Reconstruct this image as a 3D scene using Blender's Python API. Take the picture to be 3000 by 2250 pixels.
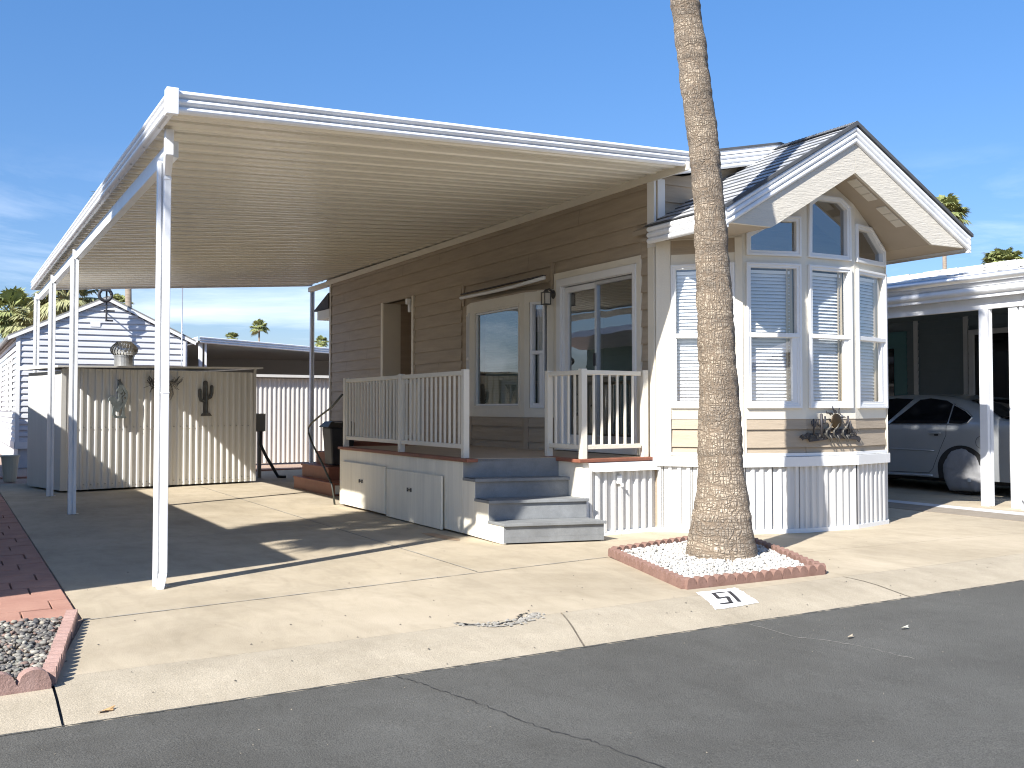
import bpy, bmesh, math, random
from mathutils import Vector, Matrix
from mathutils.geometry import tessellate_polygon, delaunay_2d_cdt
random.seed(51)
R = math.radians
for o in list(bpy.data.objects): bpy.data.objects.remove(o)
scene = bpy.context.scene
col = scene.collection

# ------------------------------------------------------------------ camera
F = 3050.0
yaw = math.atan(1660 / F); pitch = math.atan(95 / F)
cd = bpy.data.cameras.new('camera'); cam = bpy.data.objects.new('camera', cd); col.objects.link(cam)
cam.location = (0, 0, 1.25)
cam.rotation_euler = (math.pi / 2 + pitch, 0, -yaw)
cd.sensor_width = 36; cd.lens = F / 3000 * 36; cd.shift_y = -25 / 3000
cd.clip_start = 0.05; cd.clip_end = 3000
scene.camera = cam

# ------------------------------------------------------------------ light
SUN_EL, SUN_AZ = R(38.5), R(27.5)          # shadows fall towards +X, a little +Y
sd = bpy.data.lights.new('sun', 'SUN'); sd.energy = 4.0; sd.angle = R(0.53); sd.color = (1.0, .965, .915)
sun = bpy.data.objects.new('sun', sd); col.objects.link(sun)
ldir = Vector((math.cos(SUN_EL) * math.cos(SUN_AZ), math.cos(SUN_EL) * math.sin(SUN_AZ), -math.sin(SUN_EL)))
sun.rotation_euler = ldir.to_track_quat('-Z', 'Y').to_euler()
sun.location = (-20, -10, 20)
w = bpy.data.worlds.new('World'); scene.world = w; w.use_nodes = True
nt = w.node_tree; nt.nodes.clear()
def N(nt, t, **k):
    n = nt.nodes.new(t)
    for a, b in k.items():
        if a in ('inp',):
            for i, v in b.items(): n.inputs[i].default_value = v
        else: setattr(n, a, b)
    return n
sky = N(nt, 'ShaderNodeTexSky', sky_type='NISHITA', sun_disc=False, sun_elevation=SUN_EL, altitude=400, air_density=1.0, dust_density=0.6, ozone_density=3.0)
# the sun stands towards -ldir; nishita rotation 0 = +Y, clockwise seen from above
sky.sun_rotation = math.atan2(-ldir.x, -ldir.y)
tc = N(nt, 'ShaderNodeTexCoord')
mp = N(nt, 'ShaderNodeMapping'); mp.inputs['Scale'].default_value = (1.0, 1.0, 4.2); mp.inputs['Rotation'].default_value = (0.1, 0.16, 0.3)
n1 = N(nt, 'ShaderNodeTexNoise', inp={'Scale': 3.4, 'Detail': 8, 'Roughness': .62, 'Distortion': .5})
cr = N(nt, 'ShaderNodeValToRGB'); cr.color_ramp.elements[0].position = .50; cr.color_ramp.elements[1].position = .82
sep = N(nt, 'ShaderNodeSeparateXYZ')
lowm = N(nt, 'ShaderNodeMapRange', inp={'From Min': .235, 'From Max': .07, 'To Min': 0.0, 'To Max': 1.0})
mul = N(nt, 'ShaderNodeMath', operation='MULTIPLY'); mul2 = N(nt, 'ShaderNodeMath', operation='MULTIPLY', inp={1: .75})
mix = N(nt, 'ShaderNodeMixRGB', inp={'Color2': (8.2, 8.6, 9.2, 1)})
hs = N(nt, 'ShaderNodeHueSaturation', inp={'Saturation': 1.18, 'Value': 1.0})
bg = N(nt, 'ShaderNodeBackground', inp={'Strength': .083}); out = N(nt, 'ShaderNodeOutputWorld')
L = nt.links.new
L(tc.outputs['Generated'], mp.inputs['Vector']); L(mp.outputs[0], n1.inputs['Vector']); L(n1.outputs['Fac'], cr.inputs[0])
L(tc.outputs['Generated'], sep.inputs[0]); L(sep.outputs['Z'], lowm.inputs['Value'])
L(cr.outputs[0], mul.inputs[0]); L(lowm.outputs[0], mul.inputs[1]); L(mul.outputs[0], mul2.inputs[0])
hz = N(nt, 'ShaderNodeMapRange', inp={'From Min': 0.0, 'From Max': .42, 'To Min': 0.0, 'To Max': 1.0})
hc = N(nt, 'ShaderNodeMixRGB', inp={'Color1': (.52, .50, .60, 1), 'Color2': (.83, .91, 1.0, 1)}); hm = N(nt, 'ShaderNodeMixRGB', blend_type='MULTIPLY', inp={'Fac': 1})
L(sep.outputs['Z'], hz.inputs['Value']); L(hz.outputs[0], hc.inputs['Fac']); L(hs.outputs[0], hm.inputs['Color1']); L(hc.outputs[0], hm.inputs['Color2'])
L(sky.outputs[0], hs.inputs['Color']); L(hm.outputs[0], mix.inputs['Color1']); L(mul2.outputs[0], mix.inputs['Fac'])
L(mix.outputs[0], bg.inputs['Color']); L(bg.outputs[0], out.inputs['Surface'])
scene.view_settings.view_transform = 'Standard'; scene.view_settings.look = 'None'
scene.view_settings.exposure = 1.32; scene.view_settings.gamma = 1
scene.render.engine = 'CYCLES'; scene.cycles.pixel_filter_type = 'BLACKMAN_HARRIS'; scene.cycles.filter_width = 1.1; scene.cycles.use_denoising = True
scene.render.resolution_x = 1024; scene.render.resolution_y = 768

# ------------------------------------------------------------------ materials
def mat(name, c, rough=.6, amt=.12, scale=3.0, bump=0.0, bscale=60.0, metal=0.0, streak=None, c2=None, spec=.5, speck=0, coat=0, blotch=0):
    m = bpy.data.materials.new(name); m.use_nodes = True; t = m.node_tree; b = t.nodes['Principled BSDF']
    b.inputs['Roughness'].default_value = rough; b.inputs['Metallic'].default_value = metal
    b.inputs['Specular IOR Level'].default_value = spec
    if coat: b.inputs['Coat Weight'].default_value = coat; b.inputs['Coat Roughness'].default_value = .05
    tcn = N(t, 'ShaderNodeTexCoord'); mpn = N(t, 'ShaderNodeMapping')
    if streak: mpn.inputs['Scale'].default_value = streak
    t.links.new(tcn.outputs['Object'], mpn.inputs['Vector'])
    no = N(t, 'ShaderNodeTexNoise', inp={'Scale': scale, 'Detail': 7, 'Roughness': .65})
    t.links.new(mpn.outputs[0], no.inputs['Vector'])
    r = N(t, 'ShaderNodeValToRGB'); r.color_ramp.elements[0].position = .3; r.color_ramp.elements[1].position = .72
    a = [max(0, x * (1 - amt)) for x in c]; z = [min(1, x * (1 + amt)) for x in c] if c2 is None else c2
    if c2 is not None: a = list(c)
    r.color_ramp.elements[0].color = (*a, 1); r.color_ramp.elements[1].color = (*z, 1)
    t.links.new(no.outputs['Fac'], r.inputs[0]); last = r.outputs[0]
    if speck:
        v = N(t, 'ShaderNodeTexNoise', inp={'Scale': 170.0, 'Detail': 3, 'Roughness': .8}); t.links.new(tcn.outputs['Object'], v.inputs['Vector'])
        rr = N(t, 'ShaderNodeValToRGB'); rr.color_ramp.elements[0].position = .34; rr.color_ramp.elements[1].position = .66
        rr.color_ramp.elements[0].color = (1 - speck,) * 3 + (1,); rr.color_ramp.elements[1].color = (1 + speck * .6,) * 3 + (1,)
        mm = N(t, 'ShaderNodeMixRGB', blend_type='MULTIPLY', inp={'Fac': 1.0})
        t.links.new(v.outputs['Fac'], rr.inputs[0]); t.links.new(last, mm.inputs['Color1']); t.links.new(rr.outputs[0], mm.inputs['Color2']); last = mm.outputs[0]
    if blotch:
        for sc_, lo_, st_ in ((.55, 1 - blotch, (1, 1, 1)), (5.0, 1 - blotch * .8, (1, .35, 1))):
            mq = N(t, 'ShaderNodeMapping'); mq.inputs['Scale'].default_value = st_; t.links.new(tcn.outputs['Object'], mq.inputs['Vector'])
            v = N(t, 'ShaderNodeTexNoise', inp={'Scale': sc_, 'Detail': 9, 'Roughness': .72, 'Distortion': .6}); t.links.new(mq.outputs[0], v.inputs['Vector'])
            rr = N(t, 'ShaderNodeValToRGB'); rr.color_ramp.elements[0].position = .36; rr.color_ramp.elements[1].position = .56
            rr.color_ramp.elements[0].color = (lo_, lo_ * .995, lo_ * .985, 1); rr.color_ramp.elements[1].color = (1, 1, 1, 1)
            mm = N(t, 'ShaderNodeMixRGB', blend_type='MULTIPLY', inp={'Fac': 1.0}); t.links.new(v.outputs['Fac'], rr.inputs[0]); t.links.new(last, mm.inputs['Color1']); t.links.new(rr.outputs[0], mm.inputs['Color2']); last = mm.outputs[0]
    t.links.new(last, b.inputs['Base Color'])
    if bump:
        nb = N(t, 'ShaderNodeTexNoise', inp={'Scale': bscale, 'Detail': 5, 'Roughness': .7}); t.links.new(mpn.outputs[0], nb.inputs['Vector'])
        bp = N(t, 'ShaderNodeBump', inp={'Strength': bump, 'Distance': .01}); t.links.new(nb.outputs['Fac'], bp.inputs['Height']); t.links.new(bp.outputs[0], b.inputs['Normal'])
    return m
M = {}
M['cream'] = mat('cream_trim_paint', (.72, .67, .56), .55, .05, 1.5, .35, 22, streak=(1, 1, 1))
M['creamv'] = mat('cream_panel_paint', (.82, .765, .63), .6, .09, 2.2, .4, 30, streak=(5, 5, .35))
M['cream_wood'] = mat('cream_woodgrain_board', (.62, .575, .49), .55, .05, 2, .9, 9, streak=(1.2, 1, 7))
M['white'] = mat('white_vinyl', (.76, .76, .745), .38, .03, 2.5)
M['whitem'] = mat('white_enamel_metal', (.78, .79, .80), .34, .09, 5.0, .10, 8, streak=(1, .4, .5))
M['skirt'] = mat('offwhite_vinyl_skirting', (.64, .63, .60), .42, .07, 1.2, streak=(6, 6, .4))
M['brown'] = mat('tan_brown_lap_siding', (.385, .315, .232), .65, .13, 2.0, .45, 14, streak=(.7, .7, 9))
M['brownv'] = mat('tan_brown_batten', (.37, .30, .22), .65, .1, 2.0)
M['soffit'] = mat('tan_soffit', (.36, .30, .23), .7, .05)
M['panlid'] = mat('carport_pan_enamel', (.76, .72, .62), .26, .03, .6)
M['tan_floor'] = mat('tan_deck_floor', (.42, .34, .255), .7, .1, 3)
M['rust'] = mat('redwood_stained_edge', (.23, .085, .05), .55, .18, 5)
M['grey_step'] = mat('grey_painted_wood', (.185, .192, .195), .6, .22, 3.5, .25, 25, speck=.12, c2=(.27, .28, .28), blotch=.12)
M['concrete'] = mat('driveway_concrete', (.40, .335, .235), .85, .09, 1.1, .30, 90, speck=.14, c2=(.50, .425, .31), blotch=.16)
M['curb'] = mat('curb_concrete', (.39, .335, .245), .9, .1, 2.5, .5, 110, speck=.34, c2=(.48, .415, .31), blotch=.12)
M['joint'] = mat('joint_grit', (.16, .14, .115), .95, .45, 30)
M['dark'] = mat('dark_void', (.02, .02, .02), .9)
M['asphalt'] = mat('worn_asphalt', (.098, .095, .084), .9, .1, .8, .7, 120, speck=.55, c2=(.135, .132, .118), spec=.3, blotch=.14)
M['crack'] = mat('crack_fill', (.035, .033, .03), .95, .3, 20)
M['crackp'] = mat('pale_crack_grit', (.30, .28, .24), .95, .3, 20)
M['paint'] = mat('white_road_paint', (.80, .80, .78), .6, .08, 14, speck=.08)
M['black'] = mat('black_paint', (.03, .03, .033), .6, .2, 10)
M['blackp'] = mat('black_plastic', (.025, .025, .027), .4, .2, 4)
M['paver'] = mat('red_concrete_pavers', (.33, .165, .12), .85, .12, 4, .4, 60, speck=.1, c2=(.43, .24, .175))
M['edging'] = mat('red_scalloped_edging', (.18, .10, .075), .85, .2, 8, .6, 60, speck=.15, c2=(.27, .16, .125))
M['edging2'] = mat('weathered_pink_edging', (.27, .16, .13), .9, .2, 8, .6, 60, speck=.18, c2=(.42, .28, .24))
M['wgravel'] = mat('white_marble_chips', (.34, .32, .28), .7, .12, 12, .3, 60)
M['gravel'] = mat('red_tan_gravel', (.30, .20, .15), .9, .3, 30, .8, 60, speck=.3, c2=(.45, .33, .25))
M['dirt'] = mat('desert_dirt', (.30, .235, .17), .95, .2, 1.5, .5, 40, speck=.2)
M['shingle'] = mat('grey_white_shingles', (.30, .31, .325), .9, .28, 1.6, .5, 90, speck=.25, c2=(.50, .51, .52))
M['shinedge'] = mat('dark_shingle_edge', (.075, .08, .088), .9, .2, 8)
M['shingle_n'] = mat('white_shingles', (.62, .62, .61), .85, .1, 3, .4, 60, speck=.12)
M['shedm'] = mat('cream_corrugated_steel', (.70, .685, .635), .42, .06, 1.2, streak=(4, 4, .3))
M['nbhouse'] = mat('white_bead_siding', (.60, .61, .63), .5, .05, 1)
M['nbskirt'] = mat('pale_skirting', (.55, .56, .57), .6, .08, 2)
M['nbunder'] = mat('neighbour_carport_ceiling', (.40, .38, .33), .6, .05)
M['nbgreen'] = mat('sage_green_siding', (.17, .24, .19), .6, .06)
M['nbdark'] = mat('slate_blue_siding', (.15, .19, .215), .6, .06)
M['teal'] = mat('teal_door_paint', (.05, .17, .19), .5, .05)
M['steel'] = mat('galvanised_steel', (.46, .46, .45), .38, .15, 9, metal=.85)
M['alu'] = mat('brushed_aluminium', (.55, .56, .57), .35, .08, 9, metal=.8)
M['pewter'] = mat('aged_pewter', (.10, .095, .085), .55, .25, 14, metal=.4)
M['ironb'] = mat('dark_painted_iron', (.045, .042, .045), .5, .3, 14, metal=.3)
M['bronze'] = mat('aged_bronze', (.05, .033, .016), .45, .35, 12, metal=.5)
M['coyote'] = mat('weathered_grey_metal', (.15, .17, .17), .5, .35, 14, metal=.25)
M['cactusm'] = mat('dark_grey_metal', (.13, .13, .125), .55, .35, 14, metal=.3)
M['wire'] = mat('painted_wire', (.05, .055, .045), .45, .1)
M['pot'] = mat('cream_plastic', (.55, .53, .42), .5, .05)
M['greybox'] = mat('grey_utility_metal', (.22, .215, .20), .5, .1)
M['blind'] = mat('white_blind_slats', (.74, .76, .78), .5, .02)
M['curtain'] = mat('tan_curtain', (.42, .35, .25), .9, .15, 6, streak=(6, 6, .3))
M['curtw'] = mat('sheer_white_curtain', (.62, .62, .60), .9, .12, 6, streak=(9, 9, .3))
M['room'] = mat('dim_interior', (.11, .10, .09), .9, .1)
M['screen'] = mat('insect_screen', (.012, .014, .013), .85, .1)
M['carpaint'] = mat('silver_metallic_paint', (.44, .46, .47), .32, .04, 2, metal=.45, coat=.9)
M['carglass'] = mat('dark_tinted_glass', (.006, .007, .010), .04, .1, spec=.6)
M['chrome'] = mat('chrome', (.75, .75, .76), .12, .03, metal=1)
M['tyre'] = mat('tyre_rubber', (.02, .02, .02), .85, .2)
M['fabric'] = mat('grey_wheel_cover_fabric', (.27, .27, .275), .85, .1, 9, .8, 14)
M['taillight'] = mat('red_tail_lens', (.42, .008, .012), .12, .1, coat=.6)
M['plate'] = mat('licence_plate', (.6, .62, .62), .5, .1)
M['lensw'] = mat('frosted_light_panel', (.60, .55, .46), .4, .05)
M['leafdry'] = mat('dry_leaf', (.50, .30, .13), .8, .3, 20)
M['frond'] = mat('palm_frond_green', (.12, .155, .05), .6, .4, 1.8, c2=(.36, .37, .14))
M['frondl'] = mat('palm_frond_olive', (.20, .21, .09), .6, .3, 1.8, c2=(.38, .37, .19))
M['ptrunk'] = mat('palm_trunk_far', (.22, .18, .14), .9, .3, 3, .6, 20, streak=(1, 1, 5))
M['stone'] = None

def glassmat(name, tint=(.80, .86, .86), base=.10, ior=1.75, refl=(.95, .97, 1, 1)):
    m = bpy.data.materials.new(name); m.use_nodes = True; t = m.node_tree; t.nodes.clear()
    o = N(t, 'ShaderNodeOutputMaterial'); mx = N(t, 'ShaderNodeMixShader')
    tr = N(t, 'ShaderNodeBsdfTransparent', inp={'Color': (*tint, 1)}); gl = N(t, 'ShaderNodeBsdfGlossy', inp={'Color': refl, 'Roughness': .004})
    # Schlick reflectance that is the same from both faces of the pane
    ge = N(t, 'ShaderNodeNewGeometry'); dp = N(t, 'ShaderNodeVectorMath', operation='DOT_PRODUCT'); ab = N(t, 'ShaderNodeMath', operation='ABSOLUTE'); om = N(t, 'ShaderNodeMath', operation='SUBTRACT', inp={0: 1.0})
    pw = N(t, 'ShaderNodeMath', operation='POWER', inp={1: 5.0}); ad = N(t, 'ShaderNodeMath', operation='MULTIPLY_ADD', use_clamp=True, inp={1: .9, 2: base + ((ior - 1) / (ior + 1)) ** 2})
    t.links.new(ge.outputs['Incoming'], dp.inputs[0]); t.links.new(ge.outputs['Normal'], dp.inputs[1]); t.links.new(dp.outputs['Value'], ab.inputs[0]); t.links.new(ab.outputs[0], om.inputs[1])
    t.links.new(om.outputs[0], pw.inputs[0]); t.links.new(pw.outputs[0], ad.inputs[0]); t.links.new(ad.outputs[0], mx.inputs[0])
    # faint waviness of real panes
    tcn = N(t, 'ShaderNodeTexCoord'); nn = N(t, 'ShaderNodeTexNoise', inp={'Scale': 2.2, 'Detail': 1}); bp = N(t, 'ShaderNodeBump', inp={'Strength': .06, 'Distance': .02})
    t.links.new(tcn.outputs['Object'], nn.inputs['Vector']); t.links.new(nn.outputs['Fac'], bp.inputs['Height']); t.links.new(bp.outputs[0], gl.inputs['Normal'])
    t.links.new(tr.outputs[0], mx.inputs[1]); t.links.new(gl.outputs[0], mx.inputs[2]); t.links.new(mx.outputs[0], o.inputs[0])
    return m
M['glass'] = glassmat('window_glass', (.965, .975, .98), .10, 1.5)
M['glassd'] = glassmat('upper_window_glass', (.50, .55, .58), .20, 1.7)
M['glassg'] = glassmat('patio_glass', (.50, .58, .54), .16, 1.8)

def stonemat(name, cols):
    m = bpy.data.materials.new(name); m.use_nodes = True; t = m.node_tree; b = t.nodes['Principled BSDF']; b.inputs['Roughness'].default_value = .75
    at = N(t, 'ShaderNodeAttribute', attribute_name='rnd'); r = N(t, 'ShaderNodeValToRGB'); r.color_ramp.interpolation = 'CONSTANT'
    while len(r.color_ramp.elements) < len(cols): r.color_ramp.elements.new(.5)
    for i, c in enumerate(cols): r.color_ramp.elements[i].position = i / len(cols); r.color_ramp.elements[i].color = (*c, 1)
    t.links.new(at.outputs['Fac'], r.inputs[0])
    tcn = N(t, 'ShaderNodeTexCoord'); no = N(t, 'ShaderNodeTexNoise', inp={'Scale': 60, 'Detail': 4}); t.links.new(tcn.outputs['Object'], no.inputs['Vector'])
    mr = N(t, 'ShaderNodeMapRange', inp={'To Min': .75, 'To Max': 1.25}); t.links.new(no.outputs['Fac'], mr.inputs['Value'])
    mm = N(t, 'ShaderNodeMixRGB', blend_type='MULTIPLY', inp={'Fac': 1}); t.links.new(r.outputs[0], mm.inputs['Color1']); t.links.new(mr.outputs[0], mm.inputs['Color2'])
    t.links.new(mm.outputs[0], b.inputs['Base Color']); return m
M['river'] = stonemat('river_stones', [(.20, .19, .165), (.10, .095, .09), (.28, .25, .20), (.07, .07, .07), (.16, .15, .135), (.22, .15, .12), (.14, .125, .11), (.34, .32, .27), (.17, .17, .145), (.11, .10, .09)])
M['marble'] = stonemat('white_marble_chips', [(.56, .545, .50), (.46, .44, .40), (.60, .59, .56), (.36, .34, .30), (.53, .51, .47)])
M['shing'] = stonemat('roof_shingles', [(.34, .345, .355), (.42, .425, .43), (.29, .30, .315), (.46, .465, .47), (.38, .385, .40)])

def barkmat():
    m = bpy.data.materials.new('palm_bark'); m.use_nodes = True; t = m.node_tree; b = t.nodes['Principled BSDF']; b.inputs['Roughness'].default_value = .9
    uv = N(t, 'ShaderNodeUVMap'); L = t.links.new
    nz = N(t, 'ShaderNodeTexNoise', inp={'Scale': 7, 'Detail': 4}); L(uv.outputs[0], nz.inputs['Vector'])
    sub = N(t, 'ShaderNodeVectorMath', operation='SUBTRACT', inp={1: (.5, .5, .5)}); L(nz.outputs['Color'], sub.inputs[0])
    scl = N(t, 'ShaderNodeVectorMath', operation='SCALE'); scl.inputs['Scale'].default_value = .016; L(sub.outputs[0], scl.inputs[0])
    add = N(t, 'ShaderNodeVectorMath', operation='ADD'); L(uv.outputs[0], add.inputs[0]); L(scl.outputs[0], add.inputs[1])
    def vor(sc, w):
        mp = N(t, 'ShaderNodeMapping'); mp.inputs['Scale'].default_value = sc; L(add.outputs[0], mp.inputs['Vector'])
        v = N(t, 'ShaderNodeTexVoronoi', feature='DISTANCE_TO_EDGE', distance='EUCLIDEAN', inp={'Scale': 1.0, 'Randomness': .72}); L(mp.outputs[0], v.inputs['Vector'])
        r = N(t, 'ShaderNodeMapRange', inp={'From Min': 0, 'From Max': w, 'To Min': 0, 'To Max': 1}); L(v.outputs['Distance'], r.inputs['Value']); return r.outputs[0]
    a = vor((40, 9, 1), .13); c = vor((9, 36, 1), .10); d = vor((80, 34, 1), .12)
    mn = N(t, 'ShaderNodeMath', operation='MINIMUM'); L(a, mn.inputs[0]); L(c, mn.inputs[1])
    mn2 = N(t, 'ShaderNodeMath', operation='MULTIPLY'); L(mn.outputs[0], mn2.inputs[0])
    dd = N(t, 'ShaderNodeMapRange', inp={'To Min': .6, 'To Max': 1}); L(d, dd.inputs['Value']); L(dd.outputs[0], mn2.inputs[1])
    # broad rings of darker leaf-scar bands
    mp2 = N(t, 'ShaderNodeMapping'); mp2.inputs['Scale'].default_value = (1.1, 4.2, 1); L(uv.outputs[0], mp2.inputs['Vector'])
    rn = N(t, 'ShaderNodeTexNoise', inp={'Scale': 1.3, 'Detail': 5, 'Roughness': .6}); L(mp2.outputs[0], rn.inputs['Vector'])
    r1 = N(t, 'ShaderNodeValToRGB'); r1.color_ramp.elements[0].position = .40; r1.color_ramp.elements[1].position = .60
    r1.color_ramp.elements[0].color = (.36, .305, .24, 1); r1.color_ramp.elements[1].color = (.78, .645, .48, 1); L(rn.outputs['Fac'], r1.inputs[0])
    fn = N(t, 'ShaderNodeTexNoise', inp={'Scale': 45, 'Detail': 5, 'Roughness': .8}); L(uv.outputs[0], fn.inputs['Vector'])
    fr = N(t, 'ShaderNodeMapRange', inp={'From Min': .3, 'From Max': .7, 'To Min': .72, 'To Max': 1.25}); L(fn.outputs['Fac'], fr.inputs['Value'])
    m0 = N(t, 'ShaderNodeMixRGB', blend_type='MULTIPLY', inp={'Fac': 1}); L(r1.outputs[0], m0.inputs['Color1']); L(fr.outputs[0], m0.inputs['Color2'])
    big = vor((2.6, 17, 1), .045); bd = N(t, 'ShaderNodeMapRange', inp={'To Min': .12, 'To Max': 1}); L(big, bd.inputs['Value'])
    mn3 = N(t, 'ShaderNodeMath', operation='MULTIPLY'); L(mn2.outputs[0], mn3.inputs[0]); L(bd.outputs[0], mn3.inputs[1]); mn2 = mn3
    m1 = N(t, 'ShaderNodeMixRGB', inp={'Color1': (.24, .18, .125, 1)}); L(mn2.outputs[0], m1.inputs['Fac']); L(m0.outputs[0], m1.inputs['Color2'])
    L(m1.outputs[0], b.inputs['Base Color'])
    hh = N(t, 'ShaderNodeMath', operation='ADD'); L(mn2.outputs[0], hh.inputs[0]); L(fr.outputs[0], hh.inputs[1])
    bp = N(t, 'ShaderNodeBump', inp={'Strength': .9, 'Distance': .02}); L(hh.outputs[0], bp.inputs['Height']); L(bp.outputs[0], b.inputs['Normal'])
    return m
M['bark'] = barkmat()

# ------------------------------------------------------------------ mesh helpers
def tag(o, label=None, cat=None, group=None, kind=None):
    if label: o['label'] = label
    if cat: o['category'] = cat
    if group: o['group'] = group
    if kind: o['kind'] = kind
    return o
def thing(name, label, cat, loc=(0, 0, 0), group=None):
    o = bpy.data.objects.new(name, None); col.objects.link(o); o.location = loc; o.empty_display_size = .2
    return tag(o, label, cat, group)
class Fr:
    """wall frame: s runs left to right seen from outside, z up, d outwards"""
    def __init__(s, p, q):
        s.o = Vector((p[0], p[1], 0)); u = Vector((q[0] - p[0], q[1] - p[1], 0)); s.L = u.length; s.u = u.normalized(); s.n = Vector((s.u.y, -s.u.x, 0))
    def __call__(s, a, z, d=0): return s.o + s.u * a + s.n * d + Vector((0, 0, z))
class MB:
    def __init__(s): s.v = []; s.f = []; s.sm = False; s.uv = None; s.rnd = None
    def add(s, vs, fs):
        k = len(s.v); s.v += [Vector(a) for a in vs]; s.f += [tuple(i + k for i in f) for f in fs]; return s
    def hexa(s, P):  # 8 corners: bottom 4 ccw, top 4 ccw
        return s.add(P, [(0, 3, 2, 1), (4, 5, 6, 7), (0, 1, 5, 4), (1, 2, 6, 5), (2, 3, 7, 6), (3, 0, 4, 7)])
    def box(s, a, b):
        x0, y0, z0 = [min(a[i], b[i]) for i in range(3)]; x1, y1, z1 = [max(a[i], b[i]) for i in range(3)]
        return s.hexa([(x0, y0, z0), (x1, y0, z0), (x1, y1, z0), (x0, y1, z0), (x0, y0, z1), (x1, y0, z1), (x1, y1, z1), (x0, y1, z1)])
    def fbox(s, F, s0, s1, z0, z1, d0, d1):
        return s.hexa([F(s0, z0, d1), F(s1, z0, d1), F(s1, z0, d0), F(s0, z0, d0), F(s0, z1, d1), F(s1, z1, d1), F(s1, z1, d0), F(s0, z1, d0)])
    def bar(s, a, b, w, h, up=(0, 0, 1)):
        a = Vector(a); b = Vector(b); t = (b - a).normalized(); sd = t.cross(Vector(up))
        if sd.length < 1e-4: sd = t.cross(Vector((1, 0, 0)))
        sd.normalize(); u = sd.cross(t); sd = sd * w / 2; u = u * h / 2
        return s.hexa([a - sd - u, a + sd - u, b + sd - u, b - sd - u, a - sd + u, a + sd + u, b + sd + u, b - sd + u])
    def tube(s, pts, r, n=8, cap=True):
        pts = [Vector(p) for p in pts]; rs = r if isinstance(r, (list, tuple)) else [r] * len(pts); k = len(s.v); ref = Vector((.13, .27, .95)).normalized()
        for i, p in enumerate(pts):
            t = (pts[min(i + 1, len(pts) - 1)] - pts[max(i - 1, 0)]).normalized(); a = t.cross(ref)
            if a.length < .1: a = t.cross(Vector((1, 0, 0)))
            a.normalize(); b = t.cross(a)
            for j in range(n):
                q = 2 * math.pi * j / n; s.v.append(p + a * (rs[i] * math.cos(q)) + b * (rs[i] * math.sin(q)))
        for i in range(len(pts) - 1):
            for j in range(n): s.f.append((k + i * n + j, k + i * n + (j + 1) % n, k + (i + 1) * n + (j + 1) % n, k + (i + 1) * n + j))
        if cap: s.f.append(tuple(k + j for j in range(n))[::-1]); e = k + (len(pts) - 1) * n; s.f.append(tuple(e + j for j in range(n)))
        return s
    def prism(s, poly, fn0, fn1, holes=()):
        """solid between two images of a 2D polygon (with holes)"""
        loops = [list(poly)] + [list(h) for h in holes]
        tess = tessellate_polygon([[Vector((a, b, 0)) for a, b in lp] for lp in loops]); flat = [p for lp in loops for p in lp]; n = len(flat)
        vs = [fn0(a, b) for a, b in flat] + [fn1(a, b) for a, b in flat]
        fs = [tuple(t) for t in tess] + [tuple(i + n for i in reversed(t)) for t in tess]; k = 0
        for lp in loops:
            m = len(lp)
            for i in range(m): a, b = k + i, k + (i + 1) % m; fs.append((a, b, b + n, a + n))
            k += m
        return s.add(vs, fs)
    def plate(s, F, poly, d0, d1, holes=()): return s.prism(poly, lambda a, z: F(a, z, d0), lambda a, z: F(a, z, d1), holes)
    def frame(s, F, s0, s1, z0, z1, w, d0, d1):
        w = w if isinstance(w, (tuple, list)) else (w, w, w, w)   # left right bottom top
        return s.plate(F, [(s0, z0), (s1, z0), (s1, z1), (s0, z1)], d0, d1, [[(s0 + w[0], z0 + w[2]), (s1 - w[1], z0 + w[2]), (s1 - w[1], z1 - w[3]), (s0 + w[0], z1 - w[3])]])
    def sheet(s, grid):
        k = len(s.v); h = len(grid); wd = len(grid[0])
        for r_ in grid: s.v += [Vector(p) for p in r_]
        for i in range(h - 1):
            for j in range(wd - 1): s.f.append((k + i * wd + j, k + i * wd + j + 1, k + (i + 1) * wd + j + 1, k + (i + 1) * wd + j))
        return s
    def build(s, name, m, parent=None, smooth=False, bevel=0, normals=True):
        me = bpy.data.meshes.new(name); me.from_pydata(s.v, [], s.f); me.materials.append(M[m] if isinstance(m, str) else m)
        if normals:
            bm = bmesh.new(); bm.from_mesh(me); bmesh.ops.recalc_face_normals(bm, faces=bm.faces); bm.to_mesh(me); bm.free()
        if smooth: me.polygons.foreach_set('use_smooth', [True] * len(me.polygons))
        if s.uv:
            ul = me.uv_layers.new(name='UVMap')
            for lp in me.loops: ul.data[lp.index].uv = s.uv[lp.vertex_index]
        if s.rnd:
            at = me.attributes.new('rnd', 'FLOAT', 'POINT'); at.data.foreach_set('value', s.rnd)
        o = bpy.data.objects.new(name, me); col.objects.link(o)
        if parent:
            o.parent = parent
            o.matrix_parent_inverse = Matrix.Identity(4)
            # geometry is written in world space: move it into the parent's space
            p = parent; off = Vector()
            while p: off += p.location; p = p.parent
            me.transform(Matrix.Translation(-off))
        if bevel:
            b = o.modifiers.new('bevel', 'BEVEL'); b.width = bevel; b.segments = 2; b.limit_method = 'ANGLE'; b.angle_limit = R(40)
        return o
def struct(o): o['kind'] = 'structure'; return o
def lerp(a, b, t): return a + (b - a) * t
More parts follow.
